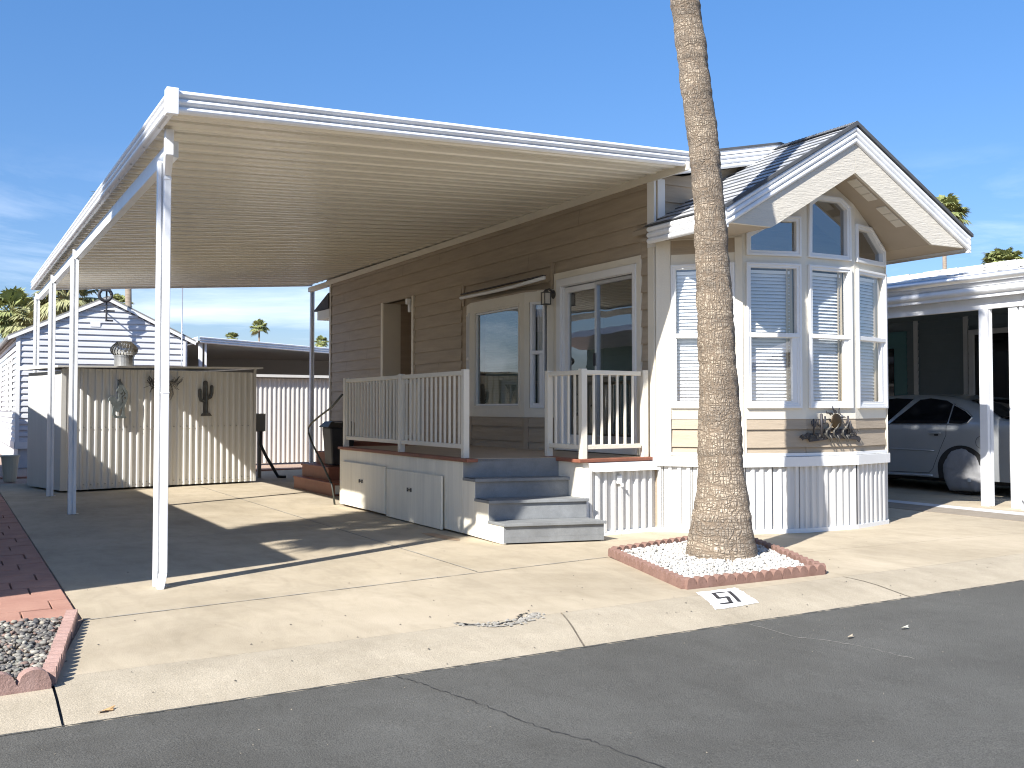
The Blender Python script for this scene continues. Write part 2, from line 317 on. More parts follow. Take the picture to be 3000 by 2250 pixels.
def siding(mb, F, s0, s1, z0, z1, holes=(), ph=.663, ex=.1785, back=.002, lip=.020, top=None):
    k = math.floor((z0 - ph) / ex)
    while ph + k * ex < z1:
        a = max(z0, ph + k * ex); b = min(z1, ph + (k + 1) * ex); segs = [(s0, s1)]
        for (h0, h1, g0, g1) in holes:
            if g0 < b - .002 and g1 > a + .002:
                ns = []
                for p, q in segs:
                    if h1 <= p or h0 >= q: ns.append((p, q)); continue
                    if h0 > p: ns.append((p, h0))
                    if h1 < q: ns.append((h1, q))
                segs = ns
        da = lip * (1 - (a - ph - k * ex) / ex) + back; db = back + lip * (1 - (b - ph - k * ex) / ex)
        for p, q in segs:
            if q - p < .003: continue
            zb = b + .0
            mb.add([F(p, a, da), F(q, a, da), F(q, zb, db), F(p, zb, db), F(p, a, -.004), F(q, a, -.004)], [(0, 1, 2, 3), (0, 4, 5, 1), (0, 3, 4), (1, 5, 2)])
        k += 1
    return mb
SK = [(0, 0), (.002, -.022), (.010, -.022), (.012, 0), (.050, 0), (.062, .024), (.090, .024), (.094, 0), (.142, 0), (.154, .024), (.186, .024), (.190, 0), (.234, 0), (.246, .024), (.274, .024), (.278, 0)]
def skirt(mb, F, s0, s1, z0, z1, prof=SK, per=.292, amp=1.0, d=0.0, ph=0.0):
    pts = []; k = math.floor((s0 - ph) / per)
    while ph + k * per < s1:
        for a, b in prof:
            q = ph + k * per + a
            if s0 <= q <= s1: pts.append((q, b))
        k += 1
    pts = [(s0, pts[0][1])] + pts + [(s1, pts[-1][1])]
    return mb.sheet([[F(a, z0, d + b * amp) for a, b in pts], [F(a, z1, d + b * amp) for a, b in pts]])
def ribs(mb, fn, length, h=.155, n=3, d=.016):
    """ribbed metal fascia: fn(t along 0..length, v height 0..h, out)"""
    prof = []
    for i in range(n):
        for j in range(7):
            a = j / 6; prof.append((h * (i + a) / n, d * 1.7 * (.10 + .90 * math.sin(math.pi * a) ** .7 if 0 < a < 1 else .0)))
    g = [[fn(0, v, o) for v, o in prof], [fn(length, v, o) for v, o in prof]]
    return mb.sheet(g)

# ================================================================== GROUND
TH = math.atan(.0649)         # street heading relative to house
def mesh_poly(pts, z0, z1, name, m, parent=None, bevel=0):
    mb = MB(); mb.prism(pts, lambda a, b: Vector((a, b, z1)), lambda a, b: Vector((a, b, z0))); return mb.build(name, m, parent, bevel=bevel)
mb = MB(); mb.add([(-400, -60, -.30), (500, -60, -.30), (500, 600, -.30), (-400, 600, -.30)], [(0, 1, 2, 3)])
struct(mb.build('ground', 'dirt'))
mb = MB(); mb.add([(-400, 5.0, -.012), (0.2, 5.33, -.012), (25, 6.9, -.012), (60, 9, -.012), (60, 200, -.012), (-400, 200, -.012)], [(0, 1, 2, 3, 4, 5)])
struct(mb.build('gravel_yard', 'gravel'))
def curbY(x): return 5.285 + .0657 * (x - .456)          # back edge of the rolled curb
def roadY(x): return 4.665 + .0657 * (x - .456)
# road: one finely cut sheet with a slight crown
g = []
for i in range(60):
    x = -30 + 90 * i / 59; g.append([(x, roadY(x) + .002 - 8.0 * (j / 12) ** 1.5, -.053 + .05 * math.sin(math.pi * min(1, (j / 12) ** 1.5))) for j in range(13)])
road = struct(MB().sheet(g).build('road', 'asphalt'))
def crackline(pts, w, z, name, m, parent, jag=.02, seg=9, zf=None):
    rr = random.Random(len(pts) * 7 + int(w * 1e4)); P = []
    for i in range(len(pts) - 1):
        for j in range(seg):
            t = j / seg; P.append(Vector((lerp(pts[i][0], pts[i + 1][0], t) + rr.uniform(-jag, jag), lerp(pts[i][1], pts[i + 1][1], t) + rr.uniform(-jag, jag) * .6, 0)))
    P.append(Vector((*pts[-1], 0))); A = []; B = []
    for i, p in enumerate(P):
        t = (P[min(i + 1, len(P) - 1)] - P[max(i - 1, 0)]).normalized(); n = Vector((-t.y, t.x, 0)) * w * rr.uniform(.25, 1)
        for L_, q in ((A, p + n), (B, p - n)):
            zz = zf(q.x, q.y) if zf else z; L_.append((q.x, q.y, zz))
    return MB().sheet([A, B]).build(name, m, parent)
def roadz(x, y):
    j = min(1, max(0, (roadY(x) - y) / 8.0)); return -.053 + .05 * math.sin(math.pi * j) + .0045
crackline([(1.93, 4.74), (1.97, 4.63), (2.0, 4.43), (2.04, 4.22), (2.08, 3.98), (2.10, 3.76), (2.13, 3.55), (2.19, 3.42), (2.206, 3.295), (2.25, 2.9)], .004, 0, 'crack', 'crack', road, .010, 8, roadz)
crackline([(4.257, 4.85), (4.233, 4.42), (4.298, 4.298), (4.352, 4.038), (4.35, 3.712)], .0035, 0, 'crack', 'crackp', road, .010, 8, roadz)
crackline([(7.2, 4.7), (7.0, 4.4), (7.3, 4.1), (7.5, 3.8)], .003, 0, 'crack', 'crack', road, .012, 8, roadz)
rq = random.Random(77)
crackline([(-2 + i * .5, roadY(-2 + i * .5) - .004) for i in range(27)], .014, -.050, 'road_edge', 'asphalt', road, .006, 14, lambda x, y: -.0505 if y < roadY(x) else -.0515)
mb = MB()
for i in range(110):
    x = rq.uniform(.3, 9); y = roadY(x) - abs(rq.gauss(0, 1.3)) ; r_ = rq.uniform(.0015, .004); z = roadz(x, y) - .003
    mb.add([(x - r_, y - r_, z), (x + r_, y - r_ * .6, z), (x + r_ * .5, y + r_, z), (x, y, z + r_)], [(0, 1, 3), (1, 2, 3), (2, 0, 3)])
mb.build('road_grit', 'curb', road)
# rolled curb, cut where the photo shows joints
CP = [(0, 0), (.08, .000), (.2, -.004), (.33, -.014), (.46, -.032), (.56, -.046), (.62, -.052), (.66, -.054)]
def curbpt(x, t, dz=0):
    t = max(0, min(.66, t)); z = 0
    for (a, za), (b, zb) in zip(CP, CP[1:]):
        if a <= t <= b: z = lerp(za, zb, (t - a) / (b - a)); break
    return Vector((x - .0657 * 0, curbY(x) - t, z + dz))
curb = None
cuts = [-30, .445, 3.32, 5.86, 9.3, 14, 60]
mb = MB()
for a, b in zip(cuts, cuts[1:]):
    a2, b2 = a + .006, b - .006; n = max(2, int((b2 - a2) / .6)); n = min(n, 40)
    mb.sheet([[curbpt(lerp(a2, b2, i / n) - (.25 if 3 < b < 4 and i == n else 0) * (t / .66) - (.25 if 3 < a < 4 and i == 0 else 0) * (t / .66), t) for t, _ in CP] for i in range(n + 1)])
curb = struct(mb.build('curb', 'curb'))
mb = MB(); mb.sheet([[(x, curbY(x) + .01, -.012), (x, curbY(x) - .3, -.032), (x, roadY(x), -.064)] for x in (-30, 0, 5, 10, 60)]); mb.build('curb_joint', 'joint', curb)
crackline([(2.63, 5.50), (2.70, 5.40), (2.80, 5.345), (2.94, 5.385), (3.02, 5.45), (3.06, 5.53), (3.12, 5.56)], .011, .004, 'broken_edge', 'crack', curb, .016, 7)
crackline([(2.60, 5.49), (2.72, 5.37), (2.86, 5.30), (3.0, 5.36), (3.10, 5.46), (3.2, 5.52)], .035, .0022, 'broken_edge', 'crackp', curb, .03, 7)
mb = MB(); rr = random.Random(3)
for i in range(70):
    t = rr.random(); x = lerp(2.62, 3.2, t); y = lerp(5.40, 5.50, t) - .10 * math.sin(math.pi * t) + rr.gauss(0, .035); r_ = rr.uniform(.006, .016)
    mb.add([(x - r_, y - r_, .003), (x + r_, y - r_ * .7, .003), (x + r_ * .6, y + r_, .003), (x - r_ * .8, y + r_ * .6, .003), (x, y, .003 + r_ * .7)], [(0, 1, 4), (1, 2, 4), (2, 3, 4), (3, 0, 4)])
mb.build('loose_aggregate', 'crackp', curb)
mb = MB(); rr = random.Random(31)
for i in range(150):
    x = rr.uniform(.5, 8); y = curbY(x) + rr.gauss(-.05, .35) if i % 3 else rr.uniform(5.6, 9); r_ = rr.uniform(.003, .009)
    if y < curbY(x) - .6: continue
    P = curbpt(x, max(0, curbY(x) - y), .004) if y < curbY(x) else Vector((x, y, .004)); P.y = y
    mb.add([P + Vector((-r_, 0, 0)), P + Vector((0, -r_ * .6, 0)), P + Vector((r_, r_ * .2, 0)), P + Vector((0, r_ * .5, r_ * .5))], [(0, 1, 3), (1, 2, 3), (0, 1, 2)])
mb.build('litter', 'crack', curb)
# painted 51
def curbxy(x, y, dz): return Vector((x, y, dz + .001)) if y > curbY(x) else curbpt(x, curbY(x) - y, dz)
pc = [(4.475, 5.620), (4.838, 5.640), (4.655, 5.205), (4.268, 5.170)]; g = []; rr = random.Random(5)
for i in range(17):
    t = i / 16; a = Vector(pc[0]).lerp(Vector(pc[3]), t); b = Vector(pc[1]).lerp(Vector(pc[2]), t); row = []
    for j in range(17):
        q = a.lerp(b, j / 16); e = .007 if i in (0, 16) or j in (0, 16) else 0
        x, y = q.x + rr.uniform(-e, e), q.y + rr.uniform(-e, e); row.append(curbxy(x, y, .003))
    g.append(row)
num = MB().sheet(g).build('house_number', 'paint'); tag(num, 'white painted patch with the black number 51 on the curb', 'house number')
mb = MB()
def stroke(a, b, w):
    a = Vector(a); b = Vector(b); t = (b - a).normalized(); n = Vector((-t.y, t.x)) * w / 2; a = a - t * w / 2; b = b + t * w / 2
    mb.sheet([[curbxy(*(a + n).lerp(b + n, i / 6), .005) for i in range(7)], [curbxy(*(a - n).lerp(b - n, i / 6), .005) for i in range(7)]])
for a, b in (((4.556, 5.540), (4.640, 5.540)), ((4.556, 5.540), (4.478, 5.392)), ((4.478, 5.392), (4.560, 5.400)), ((4.560, 5.400), (4.476, 5.265)), ((4.476, 5.265), (4.400, 5.262)), ((4.690, 5.535), (4.552, 5.275))):
    stroke(a, b, .028)
mb.build('digits', 'black', num)
# driveway slabs
MX = 3.585; jY = lambda x: 6.62 + .166 * (x - .72) if x < 4.9 else 7.314 + .05 * (x - 4.9)
G = .004
slabs = [
 [(.455, curbY(.455) + G), (4.44, curbY(4.44) + G), (4.92, jY(4.92) - G), (MX, jY(MX) - G), (.735, jY(.735) - G)],
 [(4.44 + G, curbY(4.44) + G), (12.6, curbY(12.6) + G), (12.6, 6.75), (5.9, 6.75), (4.9 + G, 7.31 - G)],
 [(.735, jY(.735) + G), (MX - G, jY(MX) + G), (MX - G, 10.85), (.735, 10.0)],
 [(.735, 10.0 + 2 * G), (MX - G, 10.85 + 2 * G), (MX - G, 14.65), (.735, 13.6)],
 [(.735, 13.6 + 2 * G), (MX - G, 14.65 + 2 * G), (MX - G, 19.6), (.735, 18.95)],
 [(MX + G, jY(MX) + G), (4.93, jY(4.93) + G), (6.6, 8.1), (6.6, 11.6), (MX + G, 10.85)],
 [(MX + G, 10.85 + 2 * G), (6.6, 11.6), (6.6, 15.6), (MX + G, 14.65)],
 [(MX + G, 14.65 + 2 * G), (6.6, 15.6), (6.6, 20.9), (MX + G, 19.6)],
 [(4.93, 7.33), (5.9, 6.75 + 2 * G), (12.6, 6.75 + 2 * G), (12.6, 9.2), (9.7, 9.2), (6.6, 8.9), (6.6, 8.1)],
 [(9.7, 9.2 + 2 * G), (12.6, 9.2 + 2 * G), (16.2, 9.2), (16.2, 24), (9.7, 24)],
 [(12.6 + G, curbY(12.6) + G), (30, curbY(30) + G), (30, 9.2), (12.6 + G, 9.2)]]
mb = MB()
for p in slabs: mb.prism(p, lambda a, b: Vector((a, b, .0)), lambda a, b: Vector((a, b, -.03)))
drive = struct(mb.build('driveway', 'concrete'))
mb = MB(); mb.add([(.46, 5.30, -.006), (12.6, 6.09, -.006), (12.6, 9.3, -.006), (6.6, 20, -.006), (.74, 19, -.006), (.74, 6.7, -.006)], [(0, 1, 2, 3, 4, 5)]); mb.build('driveway_joint', 'joint', drive)
mb = MB(); mb.add([(4.19, 9.62, .003), (4.30, 9.5, .003), (4.33, 9.0, .003), (4.26, 8.86, .003), (4.19, 9.05, .003), (4.17, 9.4, .003)], [(0, 1, 2, 3, 4, 5)])
M['rusts'] = mat('rust_stain_concrete', (.33, .20, .11), .9, .2, 6, c2=(.42, .32, .22)); mb.build('rust_stain', 'rusts', drive)
# pale filled joints and scratches
crackline([(.72, jY(.72) - .0), (2.2, jY(2.2)), (MX, jY(MX)), (4.9, jY(4.9))], .011, .003, 'joint_filler', 'crackp', drive, .004, 24)
crackline([(MX, 7.15), (MX, 10.0), (MX, 14.5), (MX, 19)], .009, .003, 'joint_filler', 'crackp', drive, .002, 16)
# paver strip left of the driveway
mb = MB(); rr = random.Random(8)
y = 6.70; k = 0
while y < 19.3:
    h = .30; x1 = .715; off = (.30, .12, .40, .20)[k % 4]; xs = [x1, x1 - off] ; 
    while xs[-1] > -.9: xs.append(xs[-1] - .40)
    for a, b in zip(xs, xs[1:]):
        dz = rr.uniform(-.003, .003); ty = .17
        P = [(b + .005, y + .005), (a - .005, y + .005), (a - .005, y + h - .005), (b + .005, y + h - .005)]
        P = [(px_, py_ + (px_ - .7) * .13) for px_, py_ in P]
        mb.prism(P, lambda u_, v_: Vector((u_, v_, .022 + dz)), lambda u_, v_: Vector((u_, v_, -.02)))
    y += h; k += 1
struct(mb.build('paver_path', 'paver', bevel=.004))
mb = MB()   # pavers by the shed and behind it
for i in range(26):
    for j in range(2):
        x = -1.8 + i * .405; 
        if x < 8.6: mb.box((x, 20.55 + j * .2 + .15 * (x - 1) * .2, -.02), (x + .395, 20.74 + j * .2 + .15 * (x - 1) * .2, .02))
struct(mb.build('paver_walk', 'paver'))

mb = MB(); rp = random.Random(9)
for k_ in range(34):
    y_ = 7.0 + k_ * .205
    if y_ > curbY(11): mb.prism([(11.0, y_), (11.28, y_), (11.28, y_ + .198), (11.0, y_ + .198)], lambda a, b: Vector((a, b, .006)), lambda a, b: Vector((a, b, -.01)))
struct(mb.build('pale_paver_band', 'nbskirt'))
mb = MB()
for k_ in range(34):
    y_ = 7.0 + k_ * .205
    for x_ in (10.40, 10.70): mb.prism([(x_, y_), (x_ + .294, y_), (x_ + .294, y_ + .199), (x_, y_ + .199)], lambda a, b: Vector((a, b, .005)), lambda a, b: Vector((a, b, -.01)))
M['bandp'] = mat('brown_grey_pavers', (.26, .22, .17), .9, .15, 3, .3, 50, speck=.12); struct(mb.build('brown_paver_band', 'bandp'))
# stones
ICO = []
def ico(sub=1):
    bm = bmesh.new(); bmesh.ops.create_icosphere(bm, subdivisions=sub, radius=1); vs = [v.co.copy() for v in bm.verts]; fs = [tuple(v.index for v in f.verts) for f in bm.faces]; bm.free(); return vs, fs
IV, IF = ico(1); IV2, IF2 = ico(2)
def inside(p, poly):
    c = False; j = len(poly) - 1
    for i in range(len(poly)):
        xi, yi = poly[i]; xj, yj = poly[j]
        if (yi > p[1]) != (yj > p[1]) and p[0] < (xj - xi) * (p[1] - yi) / (yj - yi) + xi: c = not c
        j = i
    return c
def stones(name, m, poly, n, sz, flat, z0, zj, avoid=None, ang=True, seed=1, V=IV, Fc=IF):
    rr = random.Random(seed); mb = MB(); mb.rnd = []; xs = [p[0] for p in poly]; ys = [p[1] for p in poly]; k = 0
    while k < n:
        p = (rr.uniform(min(xs), max(xs)), rr.uniform(min(ys), max(ys)))
        if not inside(p, poly) or (avoid and (p[0] - avoid[0]) ** 2 + (p[1] - avoid[1]) ** 2 < avoid[2] ** 2): continue
        s = rr.uniform(*sz); M3 = Matrix.Rotation(rr.uniform(0, 6.28), 3, 'Z') @ Matrix.Rotation(rr.uniform(-.5, .5), 3, 'X') @ Matrix.Diagonal((s * rr.uniform(.9, 1.35), s * rr.uniform(.65, 1), s * flat * rr.uniform(.7, 1.2)))
        z = z0 + rr.uniform(0, zj); q = rr.random()
        mb.add([M3 @ (v * rr.uniform(.86, 1.12)) + Vector((p[0], p[1], z)) for v in V], Fc); mb.rnd += [q] * len(V); k += 1
    return tag(mb.build(name, m, smooth=True, normals=False), kind='stuff')
PL = [(4.965, 7.36), (4.50, 5.775), (5.82, 5.80), (6.70, 7.84)]   # planter corners: left, front, right, back
mesh_poly([(PL[0][0] + .03, PL[0][1] - .02), (PL[1][0] + .04, PL[1][1] + .03), (PL[2][0] - .03, PL[2][1] + .03), (PL[3][0] - .03, PL[3][1] - .05)], -.01, .018, 'planter_soil', 'wgravel')['kind'] = 'structure'
stones('white_gravel', 'marble', [(PL[0][0] + .02, PL[0][1] - .03), (PL[1][0] + .05, PL[1][1] + .04), (PL[2][0] - .04, PL[2][1] + .04), (PL[3][0] - .04, PL[3][1] - .05)], 6000, (.0095, .0155), .85, .022, .022, (5.645, 6.75, .24), seed=4)
tag(bpy.data.objects['white_gravel'], 'white marble chips filling the planter round the big palm', 'gravel')
rr = random.Random(2)
bedpoly = [(-.9, 4.98), (.40, 5.20), (.66, 6.62), (-.9, 6.5)]
mesh_poly([(-1.2, 4.95), (.43, 5.17), (.69, 6.66), (-1.2, 6.5)], -.02, .006, 'bed_soil', 'dirt')['kind'] = 'structure'
stones('river_rock', 'river', bedpoly, 5200, (.008, .019), .6, .012, .03, seed=9, V=IV2, Fc=IF2)
tag(bpy.data.objects['river_rock'], 'grey and tan river stones in the bed left of the driveway', 'stones')
# scalloped edging blocks: one mesh per kind, every block an object
def edging_mesh(n, pitch=.0925, th=.052, h=.092, low=.060):
    mb = MB(); pts = [(0, 0)]
    Lx = n * pitch; prof = []
    for i in range(n):
        for j in range(9):
            a = j / 8; prof.append(((i + a) * pitch, low + (h - low) * (1 - (2 * a - 1) ** 2) ** .5))
    poly = [(Lx - .002, -.01), (.002, -.01)] + [(min(max(a, .002), Lx - .002), b) for a, b in prof]
    mb.prism(poly, lambda a, b: Vector((a, -th / 2, b)), lambda a, b: Vector((a, th / 2, b)))
    return mb
def edge_row(p, q, n, per, label, group, m, h=.076, tilt=0):
    p = Vector((*p, 0)); q = Vector((*q, 0)); u = (q - p); Lt = u.length; u.normalize(); base = None; pl = Lt / n
    for i in range(n):
        if base is None:
            mb_ = edging_mesh(per, pl / per, .062, h, h * .30); base = mb_.build('edging_block', m, bevel=.004); o = base
        else: o = base.copy(); col.objects.link(o)
        o.location = p + u * (pl * i) + Vector((random.uniform(-.004, .004), random.uniform(-.004, .004), random.uniform(-.004, .003)))
        o.rotation_euler = (random.uniform(-.05, .05), 0, math.atan2(u.y, u.x) + random.uniform(-.012, .012))
        tag(o, label[i], 'edging block', group)
gp = 'scalloped edging blocks round the palm planter'
nm = ['first', 'second', 'third', 'fourth']
edge_row(PL[0], PL[1], 3, 6, ['red scalloped edging block at the far end of the planter side facing the steps', 'middle red scalloped edging block on the planter side facing the steps', 'red scalloped edging block on the planter side facing the steps, next to the near corner'], gp, 'edging')
edge_row(PL[1], PL[2], 3, 5, ['red scalloped edging block at the near corner of the planter, behind the painted number', 'middle red scalloped edging block along the curb, in front of the palm', 'red scalloped edging block at the right corner of the planter by the curb'], gp, 'edging')
edge_row(PL[2], PL[3], 4, 5, ['red scalloped edging block on the right rear side of the planter nearest the curb', 'second red scalloped edging block from the curb on the right rear side', 'third red scalloped edging block from the curb on the right rear side, in palm shadow', 'red scalloped edging block at the back corner behind the palm trunk'], gp, 'edging')
edge_row(PL[3], PL[0], 3, 6, ['red scalloped edging block behind the palm, nearest the back corner', 'middle red scalloped edging block on the back side of the planter', 'red scalloped edging block on the back side by the left corner of the planter'], gp, 'edging')
gp = 'weathered edging blocks round the river rock bed'
edge_row((.425, 5.16), (.685, 6.66), 3, 6, ['weathered pink edging block at the street corner of the rock bed beside the driveway', 'middle weathered pink edging block between rock bed and driveway', 'weathered pink edging block by the red pavers at the top of the rock bed'], gp, 'edging2', .07)
edge_row((-.70, 5.00), (.43, 5.14), 4, 2, ['weathered pink edging block far left along the curb', 'second weathered pink edging block from the left along the curb', 'third weathered pink edging block from the left along the curb', 'weathered pink edging block along the curb at the rock bed corner'], gp, 'edging2', .09)
def leaf(p, s, rot, label, m='leafdry'):
    mb = MB(); P = [(-1, 0, .15), (-.5, .3, 0), (-.2, .22, .12), (.1, .45, .05), (.4, .2, .1), (1, .1, .35), (.6, -.1, .12), (.5, -.35, .02), (0, -.2, .1), (-.4, -.3, .2)]
    mb.add([(a * s, b * s, c * s + .004) for a, b, c in P], [tuple(range(10))]); o = mb.build('dry_leaf', m); o.location = p; o.rotation_euler = (0, 0, rot); tag(o, label, 'leaf')
leaf((.624, 4.76, -.045), .045, .4, 'curled orange dry leaf on the curb near the road edge')
leaf((4.47, 4.25, -.035), .035, .3, 'small pale dry leaf lying on the asphalt', 'curtain')
leaf((4.93, 4.27, -.035), .04, .1, 'flat pale scrap of leaf on the asphalt right of the small leaf', 'pot')

# ================================================================== HOUSE
house = thing('park_model_home', 'tan and cream park model home with a gabled bay of windows', 'house', (6.365, 8.62, 0))
WX = 6.365; FW = Fr((WX, 18.84), (WX, 8.62))       # street-left side wall
sY = lambda y: 18.84 - y
# --- side wall with openings
door = (sY(10.60), sY(8.86), .74, 2.84); bayo = (sY(12.80), sY(10.66), .74, 2.66); niche = (sY(16.12), sY(14.90), .0, 2.975)
mb = MB(); mb.plate(FW, [(0, 0), (FW.L, 0), (FW.L, 3.62), (0, 3.62)], -.10, -.003, [[(a, c), (b, c), (b, d), (a, d)] for a, b, c, d in ((door[0], door[1], .74, 2.84), bayo, (niche[0], niche[1], .02, 2.975))])
mb.build('wall', 'brown', house)
mb = MB(); siding(mb, FW, .0, sY(8.73), .30, 3.58, [door, bayo, niche, (sY(13.16), sY(10.60), .74, 2.97)]); mb.build('side_siding', 'brown', house)
mb = MB(); rj = random.Random(44)
for k_ in range(16):
    row_ = rj.randint(5, 15); s_ = rj.choice((.9, 2.1, 3.6, 4.9, 6.0, 7.4, 8.7)) + rj.uniform(-.2, .2); z_ = .663 + row_ * .1785
    if any(h[0] - .1 < s_ < h[1] + .1 and h[2] - .2 < z_ < h[3] for h in (door, bayo, niche)): continue
    MB().add([FW(s_, z_ + .004, .0225), FW(s_ + .004, z_ + .004, .0225), FW(s_ + .004, z_ + .174, .0045), FW(s_, z_ + .174, .0045)], [(0, 1, 2, 3)]).build('siding_joint', 'shinedge', house)
mb = MB(); mb.fbox(FW, -.2, sY(8.05), 3.575, 3.66, .004, .035); mb.fbox(FW, sY(8.73), sY(8.62), .68, 3.575, 0, .022); mb.fbox(FW, -.01, .07, .3, 3.575, .016, .03)
mb.build('wall_trim', 'cream', house, bevel=.003)
# niche with a side jamb and panelled back door
mb = MB(); a, b = niche[0], niche[1]
mb.fbox(FW, a - .02, a + .0, .02, 2.975, -.75, 0); mb.fbox(FW, b, b + .02, .02, 2.975, -.75, 0); mb.fbox(FW, a, b, 2.975, 3.0, -.75, 0); mb.fbox(FW, a, b, .0, .74, -.75, -.01)
mb.build('entry_recess', 'brown', house)
mb = MB(); siding(mb, Fr((WX + .02, 16.11), (WX + .75, 16.11)), 0, .7, .74, 2.97, (), lip=.010); mb.build('recess_siding', 'brown', house)
MB().fbox(FW, a - .07, a, .74, 2.99, .0, .035).build('entry_casing', 'cream', house, bevel=.003); MB().fbox(FW, b, b + .07, .74, 2.99, .0, .035).build('entry_casing', 'cream', house, bevel=.003); MB().fbox(FW, a - .003, a + .03, .74, 2.975, -.28, 0.03).build('entry_jamb', 'cream', house)
mb = MB(); mb.fbox(FW, a, b, .74, 2.9, -.78, -.75); mb.build('entry_door', 'rust', house)
mb = MB(); mb.box((6.27, 14.93, 2.86), (6.35, 15.0, 2.95)); mb.box((6.31, 14.93, 2.74), (6.35, 15.0, 2.86)); mb.build('bracket', 'white', house, bevel=.01)
# --- bay box on the side wall
BB = [(WX, 12.98), (6.19, 12.52), (6.19, 11.03), (WX, 10.64)]
FB = [Fr(BB[i], BB[i + 1]) for i in range(3)]
cw = (12.52 - 12.42, 12.52 - 11.12, 1.25, 2.53)
mb = MB(); mc = MB(); mv = MB()
specs = [(.06, .43), (.12, 1.37), (.07, .33)]
for i, Fb in enumerate(FB):
    s0, s1 = specs[i]; L_ = Fb.L; hole = [(s0, 1.25), (s1, 1.25), (s1, 2.53), (s0, 2.53)]
    mb.plate(Fb, [(0, .74), (L_, .74), (L_, 2.66), (0, 2.66)], -.04, 0, [hole])
    mc.plate(Fb, [(-.004, 1.135), (L_ + .004, 1.135), (L_ + .004, 2.665), (-.004, 2.665)], .0005, .018, [[(s0, 1.25), (s1, 1.25), (s1, 2.53), (s0, 2.53)]])
    siding(MB(), Fb, 0, L_, .75, 1.135, ()).build('box_bay_siding', 'brown', house)
    for e in ((-.003, .055), (L_ - .055, L_ + .003)):
        MB().fbox(Fb, e[0], e[1], .745, 1.133, .001, .024).build('box_bay_batten', 'brownv', house)
for y_ in (13.10, 10.68): MB().fbox(FW, sY(y_) - .0, sY(y_) + .055, 2.667, 2.985, .001, .034).build('box_bay_batten', 'brownv', house)
MB().fbox(FW, sY(13.045), sY(10.68), 2.945, 2.985, .001, .030).build('box_bay_batten', 'brownv', house)
siding(MB(), FW, sY(13.045), sY(10.68), 2.60, 2.944, (), ph=2.585).build('box_bay_siding', 'brown', house)
mb.build('box_bay_wall', 'brownv', house); mc.build('box_bay_trim', 'cream', house, bevel=.003)
mb = MB(); mb.prism([(WX + .02, 13.0), (6.165, 12.55), (6.165, 11.0), (WX + .02, 10.62)], lambda a, b: Vector((a, b, 2.655)), lambda a, b: Vector((a, b, 2.675))); mb.build('box_bay_roof', 'brownv', house)
def curtain(F, s0, s1, z0, z1, d, m, parent, amp=.02, per=.09, name='curtain'):
    n = max(6, int((s1 - s0) / .012)); P = [lerp(s0, s1, i / n) for i in range(n + 1)]
    return MB().sheet([[F(a, z, d + amp * math.sin(a / per * 6.283) + .3 * amp * math.sin(a / per * 2.3 + z)) for a in P] for z in (z0, z1)]).build(name, m, parent, smooth=True)
def blinds(F, s0, s1, z0, z1, d, parent):
    mb = MB(); z = z0
    while z < z1:
        mb.add([F(s0, z, d + .013), F(s1, z, d + .013), F(s1, z + .034, d - .010), F(s0, z + .034, d - .010)], [(0, 1, 2, 3)]); z += .0345
    mb.fbox(F, s0, s1, z1, z1 + .03, d - .02, d + .02); return mb.build('blind', 'blind', parent)
def pane(F, poly, d, parent, m='glass'): return MB().add([F(a, z, d) for a, z in poly], [tuple(range(len(poly)))]).build('pane', m, parent, normals=False)
def rect(a, b, c, d): return [(a, c), (b, c), (b, d), (a, d)]
def hung(F, s0, s1, z0, z1, parent, meet=(1.957, 2.0), fw=.046, blind=True, base=-.03, curt=None, label=None):
    mb = MB(); mb.frame(F, s0, s1, z0, z1, fw * .5, .001, .030); mb.frame(F, s0 + fw * .45, s1 - fw * .45, z0 + fw * .45, z1 - fw * .45, fw * .6, base - .02, .020)
    w = mb.build('window', 'white', parent, bevel=.003)
    if label: w['label'] = label
    mb = MB(); mb.fbox(F, s0 + fw * .45, s1 - fw * .45, meet[0], meet[1], base, .026); mb.frame(F, s0 + fw, s1 - fw, z0 + fw * .9, meet[0], (.010, .055, .030, .006), base, .012); mb.build('sash', 'white', w, bevel=.003)
    pane(F, rect(s0 + fw, s1 - fw, meet[1], z1 - fw), base + .012, w); pane(F, rect(s0 + fw, s1 - fw, z0 + fw, meet[0]), base + .02, w)
    if blind: blinds(F, s0 + fw + .004, s1 - fw - .04, z0 + fw, z1 - fw - .05, base - .045, w)
    if curt: curtain(F, curt[0], curt[1], z0 - .05, z1, base - .03, 'curtain', w, .012, .05)
    return w
# fixed middle pane of the box bay
mb = MB(); mb.frame(FB[1], .12, 1.37, 1.25, 2.53, .028, -.03, .022); wn = mb.build('window', 'cream', house, bevel=.003); wn['label'] = 'wide fixed window of the side box bay'
mb = MB(); mb.frame(FB[1], .15, 1.34, 1.28, 2.50, .022, -.035, .004); mb.build('glazing_bead', 'white', wn)
pane(FB[1], rect(.16, 1.33, 1.29, 2.49), -.02, wn, 'glassg'); blinds(FB[1], .2, 1.15, 1.30, 2.46, -.12, wn); curtain(FB[1], 1.15, 1.32, 1.26, 2.5, -.09, 'curtw', wn)
w_ = hung(FB[2], .085, .30, 1.25, 2.53, house, (1.90, 1.94), .03, False, label='narrow window of the side box bay nearest the patio door'); curtain(FB[2], .12, .28, 1.27, 2.5, -.09, 'curtw', w_, .008, .05)
w_ = hung(FB[0], .08, .40, 1.25, 2.53, house, (1.90, 1.94), .03, False, label='narrow window of the side box bay facing the shed')
